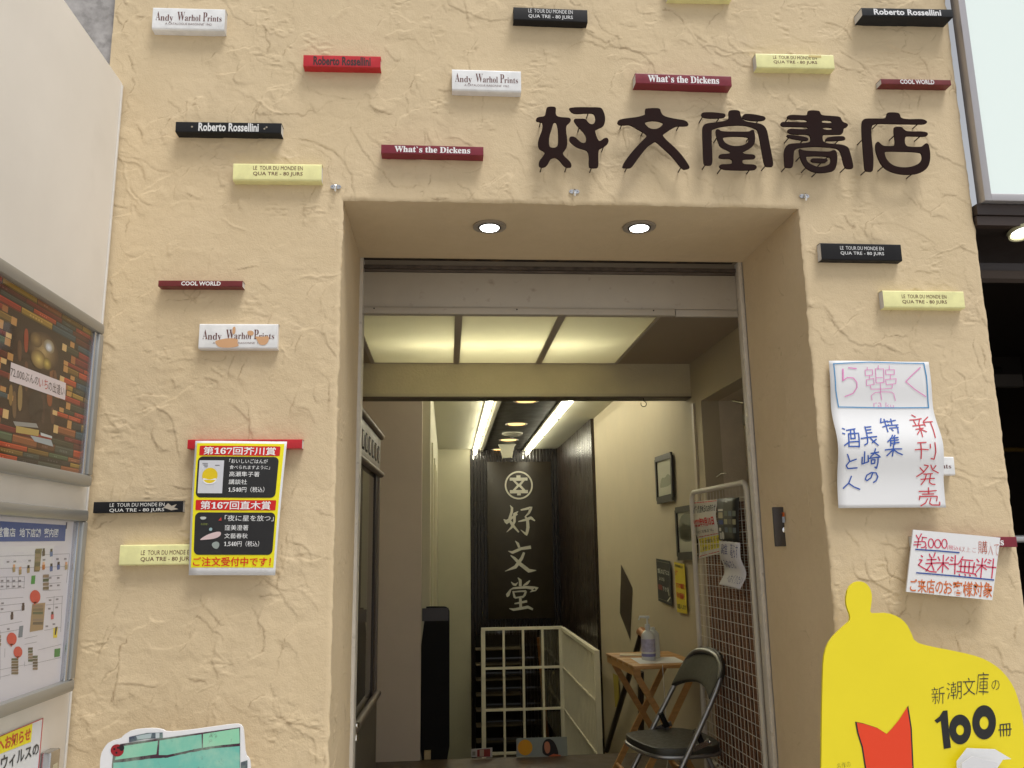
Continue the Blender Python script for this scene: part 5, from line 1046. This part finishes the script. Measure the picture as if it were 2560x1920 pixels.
# ------------------------------------------------------------------ left cut-out board with white border and turquoise planks
Z1 = lambda pts: [(a/2.572, 1280+b/2.572) for a, b in pts]
yl = -.12
ol = Z1([(640, 1900), (645, 1646), (650, 1560), (675, 1510), (705, 1475), (780, 1455), (800, 1430), (850, 1400), (960, 1388), (1040, 1393), (1075, 1413), (1200, 1403), (1330, 1385), (1500, 1361), (1545, 1362), (1566, 1385), (1572, 1450), (1580, 1560), (1606, 1585), (1615, 1646), (1620, 1900)])
base = fp(440, 1880, yl); root = empty('picture_board', (base[0], yl, GZ), 'white edged cut-out board with turquoise planks and a ladybird, low on the left', 'advertising board')
w2 = [(q[0]-base[0], q[2]-GZ) for q in (fp(a, b, yl) for a, b in chaikin(ol, 1)[1:-1])]; w2 = [(w2[0][0], .01)]+w2+[(w2[-1][0], .01)]
v, f = shape_mesh([w2], .008); mesh_obj('board', [(a, -c, b) for a, b, c in v], f, mat('white_card', (.76, .76, .78), .45), root)
BQ = Z1([(0, 0), (2212, 0), (2212, 1900), (0, 1900)])
s = Sheet([fp(a, b, yl-.0045) for a, b in BQ], px=BQ); s.c = s.c-np.array([base[0], yl, GZ])
def a1(pts, c, off=.0005, ch_=0, layer='printed_panel'):
    q = Z1(pts); q = chaikin(q, ch_) if ch_ else q; vv_, ff_ = shape_mesh([q]); s._add(layer, inv_bil(s.px, vv_[:, :2]), ff_, c, off)
a1([(705, 1900), (705, 1640), (715, 1560), (760, 1512), (1530, 1408), (1532, 1900)], C_(70, 35, 55), .0003)
GN = [C_(128, 196, 168), C_(118, 190, 168), C_(140, 205, 170), C_(108, 185, 170)]
a1([(745, 1530), (1000, 1492), (990, 1575), (725, 1610)], GN[0]); a1([(1010, 1490), (1280, 1452), (1282, 1535), (1060, 1580), (1005, 1580)], GN[1]); a1([(1290, 1450), (1525, 1414), (1528, 1508), (1400, 1520), (1290, 1535)], GN[2])
a1([(715, 1628), (990, 1592), (1050, 1598), (1290, 1545), (1528, 1525), (1528, 1900), (712, 1900)], GN[3])
rr = random.Random(5)
for (ax, ay, bx_, by_) in ((725, 1618, 1060, 1588), (1060, 1588, 1290, 1540), (1290, 1540, 1528, 1515)):
    pts_t, pts_b = [], []
    for k in range(9):
        x_ = ax+(bx_-ax)*k/8; y_ = ay+(by_-ay)*k/8; pts_t.append((x_, y_-rr.uniform(3, 9))); pts_b.append((x_, y_+rr.uniform(3, 10)))
    a1(pts_t+pts_b[::-1], C_(62, 32, 52), .0007)
a1([(815, 1468), (930, 1443), (1030, 1440), (1032, 1476), (920, 1480), (815, 1502)], C_(60, 65, 90), .0007); a1([(860, 1462), (960, 1445), (955, 1474), (870, 1484)], C_(170, 178, 190), .0009); a1([(985, 1443), (1010, 1443), (1010, 1474), (985, 1476)], C_(190, 195, 205), .0009)
a1([(1535, 1625), (1578, 1612), (1580, 1900), (1538, 1900)], C_(50, 45, 75), .0007)
LBc = (740, 1551)
a1([(LBc[0]+42*math.cos(t), LBc[1]+38*math.sin(t)) for t in np.linspace(0, 2*math.pi, 24, endpoint=False)], C_(150, 18, 30), .0009, layer='ladybird'); a1([(768+17*math.cos(t), 1535+20*math.sin(t)) for t in np.linspace(0, 2*math.pi, 12, endpoint=False)], C_(30, 15, 25), .0011, layer='ladybird')
for dx_, dy_ in ((-18, -8), (-5, 14), (5, -16)): a1([(LBc[0]+dx_+7*math.cos(t), LBc[1]+dy_+7*math.sin(t)) for t in np.linspace(0, 2*math.pi, 10, endpoint=False)], C_(25, 10, 15), .0011, layer='ladybird')
s.finish(root, WORN)

# ------------------------------------------------------------------ framed boards on the side wall
FX = -1.045
def wallboard(y0, y1, z0, z1, lab, name, wd=.034):
    """frame outer edges: y0 (near the plaster) .. y1 (towards the street), z0..z1"""
    root = empty(name, (-1.077, (y0+y1)/2, z0), lab, 'notice board'); ym = (y0+y1)/2
    a, b = y0-ym, y1-ym; h_ = z1-z0
    # mitred, rounded profile rails
    for (p, q, up, w_) in (((0, a, h_-wd/2), (0, b, h_-wd/2), (0, 0, 1), wd), ((0, a, wd/2), (0, b, wd/2), (0, 0, 1), wd)):
        MB().obox((.014, p[1]+.0, p[2]), (.014, q[1], q[2]), .028, w_, up=up).build('frame_rail', ALU, root, bevel=.008)
    for y in (a, b):
        sg = -1 if y == a else 1
        MB().box(.0, .0265, min(y, y+sg*.030), max(y, y+sg*.030), wd, h_-wd).build('frame_stile', ALU, root, bevel=.004)
        MB().box(.004, .020, min(y+sg*.031, y+sg*.050), max(y+sg*.031, y+sg*.050), wd, h_-wd).build('glazing_channel', mat('bright_channel', (.5, .52, .56), .2, .8), root, bevel=.002)
    s = Sheet([(.006, b, h_-wd+.004), (.006, a-.048, h_-wd+.004), (.006, a-.048, wd-.004), (.006, b, wd-.004)])
    MB().box(.0, .005, b, a, .01, h_-.01).build('back_panel', mat('board_backing', (.55, .55, .55), .6), root)
    quad('glass_pane', [tuple(p) for p in (s.c+np.array([.010, 0, 0]))], GLASS, root)
    return root, s, ym, z0
root, s, ym, zz0 = wallboard(-.056, -1.30, 1.472, 1.969, 'upper framed poster of stacked books round a bright tunnel on the side wall', 'framed_poster')
W = abs(s.c[1][1]-s.c[0][1]); 
def U(px, py, top=(0, 674), x=-1.0705):
    q = xp(px, py, x); uu = (q[1]-(s.c[0][1]+ym))/((s.c[1][1]-s.c[0][1])); vv_ = ((s.c[0][2]+zz0)-q[2])/(s.c[0][2]-s.c[3][2]); return uu, vv_
s.rect(0, 0, 1, 1, C_(50, 34, 24), .0003)
Z6 = lambda a, b: U(a/2.675, 640+b/2.675)
def z6p(pts, c, off, ch_=2): s.poly([tuple(x) for x in chaikin([Z6(a, b) for a, b in pts], ch_)], c, off)
pal = [C_(150, 52, 34), C_(172, 70, 36), C_(92, 40, 28), C_(62, 62, 46), C_(120, 92, 40), C_(160, 128, 52), C_(66, 72, 62), C_(132, 44, 34), C_(96, 58, 34), C_(44, 40, 36), C_(140, 82, 46), C_(58, 78, 84), C_(112, 36, 30), C_(74, 92, 66)]
rr = random.Random(11)
cu, cv = Z6(245, 800)
v = 0.; row = 0
while v < .985:
    hh = rr.uniform(.030, .058); u_ = rr.uniform(-.12, 0); half = .125+.035*math.sin(row*2.3)+rr.uniform(-.012, .012)
    while u_ < 1:
        wdt = rr.uniform(.06, .17); e0, e1 = max(0, u_+.0015), min(1, u_+wdt-.002)
        if abs(v+hh/2-cv) < .33:
            if e0 < cu < e1 or (abs(e0-cu) < half and abs(e1-cu) < half): u_ += wdt; continue
            if e1 > cu-half and e0 < cu-half: e1 = cu-half
            if e0 < cu+half and e1 > cu+half: e0 = cu+half
        if e1 > e0+.006:
            col = pal[rr.randrange(len(pal))]; top_, bt_ = max(0, v+.002), min(1, v+hh-.002); t_ = rr.uniform(-.005, .005)
            s.poly([(e0, top_), (e1, max(0, min(1, top_+t_))), (e1, bt_), (e0, bt_)], col, .0006)
            dk = tuple(c*.45 for c in col); s.rect(e0, bt_-(bt_-top_)*.22, e1, bt_, dk, .0008); s.rect(e0, top_+(bt_-top_)*.08, e1, top_+(bt_-top_)*.20, tuple(min(1, c*1.7+.01) for c in col), .0008)
            near = min(abs(e1-(cu-half)), abs(e0-(cu+half)))
            if abs(v+hh/2-cv) < .33 and near < .01:                 # page blocks facing the tunnel
                w_ = .022; x_ = e1-w_ if e1 < cu else e0; s.rect(x_, top_, x_+w_, bt_, [C_(190, 140, 80), C_(215, 180, 120), C_(160, 100, 55)][rr.randrange(3)], .0010)
            elif rr.random() < .6 and e1-e0 > .05:
                for q_ in range(rr.randrange(2, 6)): x_ = e0+(e1-e0)*(.25+.09*q_); s.rect(x_, top_+(bt_-top_)*.38, x_+(e1-e0)*.05, top_+(bt_-top_)*.66, tuple(min(1, c*1.5+.06) for c in col), .0009)
        u_ += wdt
    v += hh; row += 1
z6p([(105, 470), (300, 520), (400, 600), (395, 1130), (300, 1180), (70, 1110), (60, 800)], C_(58, 40, 30), .0004)
z6p([(160, 480), (190, 490), (185, 650), (160, 640)], C_(150, 60, 35), .0011); z6p([(120, 860), (150, 860), (145, 1040), (115, 1030)], C_(150, 125, 80), .0011); z6p([(60, 860), (85, 860), (80, 1010), (55, 990)], C_(140, 110, 60), .0011); z6p([(310, 900), (350, 920), (345, 1010), (315, 1000)], C_(140, 75, 40), .0011)
for xq, yq0, yq1, cq in ((130, 560, 700, (96, 66, 44)), (215, 940, 1100, (64, 70, 66)), (250, 930, 1090, (88, 52, 40)), (285, 900, 1120, (70, 50, 40)), (365, 760, 900, (110, 70, 44)), (350, 1010, 1120, (90, 60, 44)), (95, 900, 1080, (110, 84, 56)), (175, 700, 900, (96, 62, 46)), (345, 720, 860, (130, 84, 52))):
    z6p([(xq-14, yq0), (xq+14, yq0+8), (xq+13, yq1+8), (xq-13, yq1)], C_(*cq), .0009)
z6p([(190, 900), (290, 920), (280, 1120), (190, 1100)], C_(50, 38, 32), .0010)
def glow(cx0, cy0, rx, ry, c0, c1, n, off, sk=.35):
    for k in range(n):
        t = k/(n-1); f_ = 1-.86*t; col = tuple(p*(1-t)+q*t for p, q in zip(c0, c1))
        s.poly([Z6(cx0+rx*f_*math.cos(w), cy0+ry*f_*math.sin(w)+sk*rx*f_*math.cos(w)) for w in np.linspace(0, 2*math.pi, 22, endpoint=False)], C_(*col), off+.00006*k)
glow(290, 640, 100, 130, (70, 50, 34), (176, 150, 100), 9, .0011); glow(255, 690, 50, 62, (120, 96, 56), (215, 190, 110), 7, .0017); glow(325, 605, 36, 46, (140, 125, 96), (205, 205, 200), 7, .0017); glow(322, 612, 20, 26, (190, 190, 190), (232, 238, 246), 4, .0022); glow(240, 560, 40, 50, (96, 74, 46), (150, 124, 76), 6, .0018); glow(310, 720, 30, 40, (120, 100, 50), (205, 180, 90), 6, .0018)
z6p([(105, 1135), (260, 1165), (255, 1205), (105, 1180)], C_(185, 160, 90), .0012, 0); z6p([(85, 1105), (240, 1120), (255, 1150), (100, 1135)], C_(150, 150, 145), .0014, 0); z6p([(200, 1200), (340, 1230), (355, 1275), (230, 1240)], C_(165, 175, 180), .0013, 0); z6p([(268, 1180), (345, 1205), (345, 1220), (270, 1200)], C_(200, 205, 205), .0016, 0)
z6p([(70, 710), (438, 850), (432, 963), (60, 835)], C_(226, 214, 216), .0018, 0)
def tz(t, q, c): 
    s.text(t, [Z6(*p) for p in q], c, .0, .0022, layer='lettering')
tz('72,000ぶんの', [(68, 740), (255, 808), (252, 872), (64, 808)], C_(70, 55, 55)); tz('いち', [(258, 808), (318, 830), (315, 895), (255, 875)], C_(190, 90, 85)); tz('の出逢い', [(322, 832), (428, 872), (425, 940), (318, 900)], C_(70, 55, 55))
s.finish(root)
root, s, ym, zz0 = wallboard(-.058, -1.25, .898, 1.404, 'lower framed white floor guide with blue title bar on the side wall', 'floor_guide')
s.rect(0, 0, 1, 1, C_(214, 212, 220), .0003)
Z7 = lambda a, b: U(a/2.44, 1240+b/2.44)
def p7(pts, c, off=.0008): s.poly([Z7(*p) for p in pts], c, off)
p7([(-300, 135), (402, 178), (395, 275), (-300, 280)], C_(60, 90, 155)); p7([(402, 160), (410, 160), (406, 200), (400, 200)], C_(40, 50, 90), .0009)
def tz7(t, q, c, b=.02): s.text(t, [Z7(*p) for p in q], c, b, .0014)
tz7('好文堂書店', [(-110, 180), (92, 195), (92, 250), (-110, 252)], C_(225, 232, 242)); tz7('地下店舗', [(118, 195), (248, 200), (246, 252), (116, 252)], C_(225, 232, 242)); tz7('案内図', [(268, 196), (355, 200), (352, 250), (266, 252)], C_(225, 232, 242))
LN = C_(140, 140, 150)
def l7(a, b): 
    (x0, y0), (x1, y1) = a, b; L = math.hypot(x1-x0, y1-y0); nx, ny = -(y1-y0)/L*1.1, (x1-x0)/L*1.1; p7([(x0+nx, y0+ny), (x1+nx, y1+ny), (x1-nx, y1-ny), (x0-nx, y0-ny)], LN, .0006)
for a, b in (((0, 368), (425, 352)), ((0, 442), (400, 430)), ((0, 495), (150, 492)), ((0, 528), (150, 522)), ((0, 570), (150, 558)), ((150, 490), (145, 565)), ((300, 490), (380, 482)), ((285, 535), (372, 528)), ((260, 577), (370, 572)), ((280, 622), (385, 610)), ((280, 665), (380, 655)), ((425, 352), (405, 530)), ((380, 610), (370, 830)), ((0, 628), (142, 618)), ((0, 670), (140, 655)), ((0, 712), (135, 695)), ((0, 790), (135, 765)), ((0, 835), (130, 812)), ((150, 870), (228, 852)), ((150, 905), (225, 890)), ((230, 940), (372, 905)), ((150, 1035), (370, 985)), ((0, 1060), (150, 1030)), ((0, 1105), (60, 1090)), ((30, 930), (28, 985)), ((270, 820), (370, 800)), ((150, 1010), (150, 1040)), ((40, 495), (38, 565)), ((75, 493), (73, 563)), ((112, 492), (110, 560)), ((330, 610), (325, 700)), ((0, 820), (0, 1120))): l7(a, b)
rr = random.Random(3)
ph = [C_(120, 105, 80), C_(95, 85, 70), C_(150, 130, 95), C_(85, 95, 70), C_(140, 120, 100)]
def photo(x0, y0, x1, y1, n):
    for k in range(n):
        ya, yb_ = y0+(y1-y0)*k/n, y0+(y1-y0)*(k+.75)/n; p7([(x0, ya), (x1, ya-2), (x1-2, yb_), (x0-2, yb_)], ph[rr.randrange(5)], .0009)
p7([(216, 322), (256, 320), (240, 460), (206, 462)], C_(120, 110, 75)); photo(214, 330, 246, 458, 5); photo(262, 480, 298, 578, 4)
p7([(192, 486), (216, 484), (212, 536), (188, 538)], C_(75, 150, 70)); p7([(332, 934), (368, 928), (364, 978), (330, 984)], C_(60, 130, 60)); p7([(325, 805), (352, 802), (348, 864), (324, 866)], C_(225, 205, 60)); p7([(336, 800), (350, 796), (340, 845), (332, 850)], C_(60, 50, 40), .0011)
p7([(196, 660), (276, 650), (262, 815), (180, 830)], C_(160, 135, 100)); photo(200, 665, 262, 790, 6); photo(172, 925, 200, 1015, 5); photo(200, 975, 230, 1065, 5); photo(70, 990, 112, 1092, 6); photo(0, 850, 6, 920, 3); p7([(118, 795), (142, 790), (136, 860), (110, 864)], C_(120, 130, 140))
for x_, y_, r1 in ((213, 615, 36), (70, 872, 34), (108, 952, 30)):
    q = [Z7(x_+r1*.9*math.cos(t), y_+r1*1.15*math.sin(t)) for t in np.linspace(0, 2*math.pi, 20, endpoint=False)]; s.poly(q, C_(205, 75, 62), .0012)
    p7([(x_-r1*.3, y_+r1*.9), (x_+r1*.3, y_+r1*.8), (x_-r1*.1, y_+r1*1.5)], C_(205, 75, 62), .0012)
for x_, y_ in ((84, 440), (122, 455), (172, 445), (265, 342), (312, 345), (265, 425), (312, 435), (356, 425), (403, 425), (318, 728), (140, 675), (72, 730)):
    c1 = [C_(190, 120, 60), C_(90, 110, 160), C_(200, 90, 90), C_(170, 150, 110), C_(80, 60, 60)][rr.randrange(5)]
    p7([(x_-9, y_-5), (x_+9, y_-8), (x_+8, y_+22), (x_-8, y_+26)], c1, .0010); p7([(x_-6, y_-22), (x_+7, y_-24), (x_+7, y_-6), (x_-6, y_-4)], [C_(225, 180, 150), C_(60, 45, 40), C_(215, 160, 120)][rr.randrange(3)], .0011)
for x_, y_ in [(12+36*i, 518) for i in range(4)]+[(12+36*i, 552) for i in range(4)]+[(305, 500), (355, 500), (310, 548), (355, 545), (305, 636), (348, 630), (300, 688), (345, 680), (285, 795), (328, 782), (15, 655), (12, 690), (50, 812), (48, 402), (90, 400), (180, 395), (268, 390), (350, 385), (398, 384)]:
    p7([(x_-8, y_-5), (x_+8, y_-6), (x_+8, y_+4), (x_-8, y_+5)], C_(135, 132, 140), .0008)
s.finish(root)
# lower paper notice on the side wall
PXN = [(-60, 1857), (108, 1794.5), (94, 1925), (-60, 2010)]
c4 = [xp(*PXN[0], -1.074), xp(*PXN[1], -1.074), xp(94, 1920, -1.074), xp(-60, 1960, -1.074)]
zb_ = .60; yy0, yy1 = c4[0][1], c4[1][1]; zt_ = c4[1][2]
root = empty('lower_notice', (-1.074, (yy0+yy1)/2, zb_), 'white paper notice with yellow band and red border, bottom left corner', 'notice')
s = Sheet([(0, -.35, zt_-zb_), (0, (yy1-yy0)/2, zt_-zb_), (0, (yy1-yy0)/2, 0), (0, -.35, 0)]); s.base('paper', PAPER, root, thick=.001)
ymn = (yy0+yy1)/2
def U2(a, b): q = xp(a/2.44, 1240+b/2.44, -1.073); uu = (q[1]-ymn+.35)/((yy1-yy0)/2+.35); return uu, (zt_-q[2])/(zt_-zb_)
ue, _ = U2(262, 1358)
for q in ((0, .0, 1, .008), (.992, 0, 1, 1)): s.rect(*q, C_(205, 60, 60), .0006)
s.poly([U2(-60, 1492), U2(200, 1388), U2(190, 1500), U2(-60, 1598)], C_(240, 225, 40), .0006)
s.text('様へお知らせ', [U2(-60, 1500), U2(190, 1408), U2(184, 1490), U2(-62, 1585)], C_(205, 85, 50), .03, .0012); s.text('コロナウィルスの', [U2(-160, 1650), U2(240, 1500), U2(236, 1575), U2(-160, 1760)], C_(60, 60, 60), .02, .0012)
s.finish(root)
q = xp(138, 1875, -1.05); ib = empty('intercom_box', (-1.077, q[1], q[2]-.2), 'small steel box with pale label at the bottom of the side wall', 'switch box')
MB().box(0, .03, -.028, .028, 0, .2).build('box_body', STEEL, ib, bevel=.004); MB().box(.0301, .031, -.012, .014, .08, .165).build('label_plate', mat('tan_label', (.5, .45, .3), .5), ib)

# ------------------------------------------------------------------ neighbouring shop on the right
nsx = 1.868
lb = empty('lightbox_sign', (2.5, 0, 2.44), 'large blank pale mint sign panel in a steel frame, top right', 'sign')
FRS = mat('sign_frame_steel', (.46, .44, .45), .35, .6)
MB().box(nsx-2.5, nsx-2.5+.026, -.045, .0, .0, 2.0).build('frame_side', FRS, lb, bevel=.001); MB().box(nsx-2.5+.026, 1.2, -.045, .0, 0, .026).build('frame_bottom', FRS, lb, bevel=.001)
MB().box(nsx-2.5+.027, 1.2, -.030, -.005, .027, 2.0).build('sign_face', mat('mint_acrylic', (.72, .80, .775), .22, emit=(.80, .95, .90), estr=.14), lb)
BRS = mat('shop_fascia_brown', (.035, .022, .018), .5, var=.1)
ns = empty('neighbour_shop', (2.6, 0, GZ), 'dark open shop to the right with brown soffit, ceiling light and hanging clothes', 'shop')
def nbx(x0, x1, y0, y1, z0, z1, nm, m): return MB().box(x0-2.6, x1-2.6, y0, y1, z0-GZ, z1-GZ).build(nm, m, ns)
nbx(X1, 4.0, -.02, .02, 2.398, 2.437, 'fascia', BRS); nbx(X1, 4.0, -.012, .02, 2.362, 2.3955, 'fascia', mat('fascia_lower', (.045, .028, .022), .5))
nbx(X1, 4.0, .02, .37, 2.362, 2.42, 'soffit', mat('soffit_dark', (.02, .013, .010), .5, var=.2))
nbx(X1, 4.0, .375, .42, 2.332, 2.42, 'header_beam', mat('header_grey', (.11, .10, .105), .5)); nbx(X1, 4.0, .372, .425, 2.298, 2.3315, 'header_beam', mat('header_brown', (.13, .10, .085), .5))
DKB = mat('shop_ceiling_black', (.012, .008, .006), .5)
nbx(X1, 4.0, .425, 3.2, 2.5, 2.6, 'ceiling', DKB); nbx(X1-.002, X1+.01, .57, 3.2, GZ, 2.5, 'side_wall', DKB); nbx(X1, 4.6, 3.2, 3.3, GZ, 2.5, 'back_wall', mat('shop_back_wall', (.30, .22, .14), .7, var=.05)); nbx(3.9, 4.0, .3, 3.2, GZ, 2.5, 'side_wall', DKB)
nbx(X1, 4.0, .1, 3.2, GZ, GZ+.01, 'floor_tile', mat('shop_floor', (.12, .10, .08), .4))
q0, q1 = fp(2488, 936, 2.6), fp(2488, 966, 2.6); nbx(X1+.02, 3.9, 2.6, 2.66, q1[2], q0[2], 'inner_beam', mat('inner_beam_grey', (.10, .085, .075), .5)); nbx(X1+.02, 3.9, 2.6, 2.66, q0[2], 2.5, 'inner_fascia', DKB)
q = fp(2500, 1128, 2.0); MB().tube([(X1+.02-2.6, 1.6, q[2]-.03-GZ), (1.2, 2.2, q[2]+.03-GZ)], .015, 10).build('brass_rail', mat('brass_rail', (.75, .45, .10), .2, .9, emit=(1, .65, .2), estr=.0), ns, smooth=True)
tr = MB().tube([(X1+.02-2.6, 2.0, fp(2485, 990, 2.0)[2]-GZ), (1.0, 2.4, fp(2560, 970, 2.0)[2]+.2-GZ)], .02, 8).build('track_rail', BLACK, ns)
rr = random.Random(2)
for k in range(8):
    x = X1+.06+k*.085; top_ = 1.50+rr.uniform(-.03, .03)
    g_ = empty('hanging_garment', (x, 1.75+rr.uniform(-.05, .05), 0), 'dark garment hanging on the neighbouring shop rail', 'garment', 'dark clothes on the neighbouring shop rail')
    v, f = shape_mesh([chaikin([(-.21, -.7), (-.2, -.1), (-.16, 0), (-.04, .05), (.04, .05), (.16, 0), (.2, -.1), (.21, -.7)], 1)], .03)
    mesh_obj('cloth', [(c+.004*math.sin(b*20+k), a, b+top_) for a, b, c in v], f, mat('cloth_'+str(k % 3), [(.012, .011, .012), (.02, .016, .015), (.03, .02, .018)][k % 3], .9), g_)
q = fp(2555, 1350, .45)
MB().tube([(X1+.02-2.6, .45, q[2]+.004-GZ), (1.3, .45, q[2]+.004-GZ)], .014, 10).build('grey_rail', mat('satin_rail', (.45, .45, .45), .3, .6), ns, smooth=True)
q = zp(2556, 577, 2.358); dl = empty('shop_downlight', (q[0], q[1], 2.358), 'tilted round downlight shining in the neighbouring shop soffit', 'ceiling light')
MB().lathe([(.035, .002), (.042, -.012), (.048, -.014), (.05, -.0)], (0, 0, 0), 28).build('trim_ring', mat('yellow_cream_ring', (.42, .40, .24), .5), dl, smooth=True); MB().lathe([(.036, -.006), (.030, -.010)], (0, 0, 0), 28).build('lens', LED, dl); dl.rotation_euler = (R(-14), 0, 0)

for root in WORLD_ROOTS:
    for c in root.children: c.location = c.location-root.location
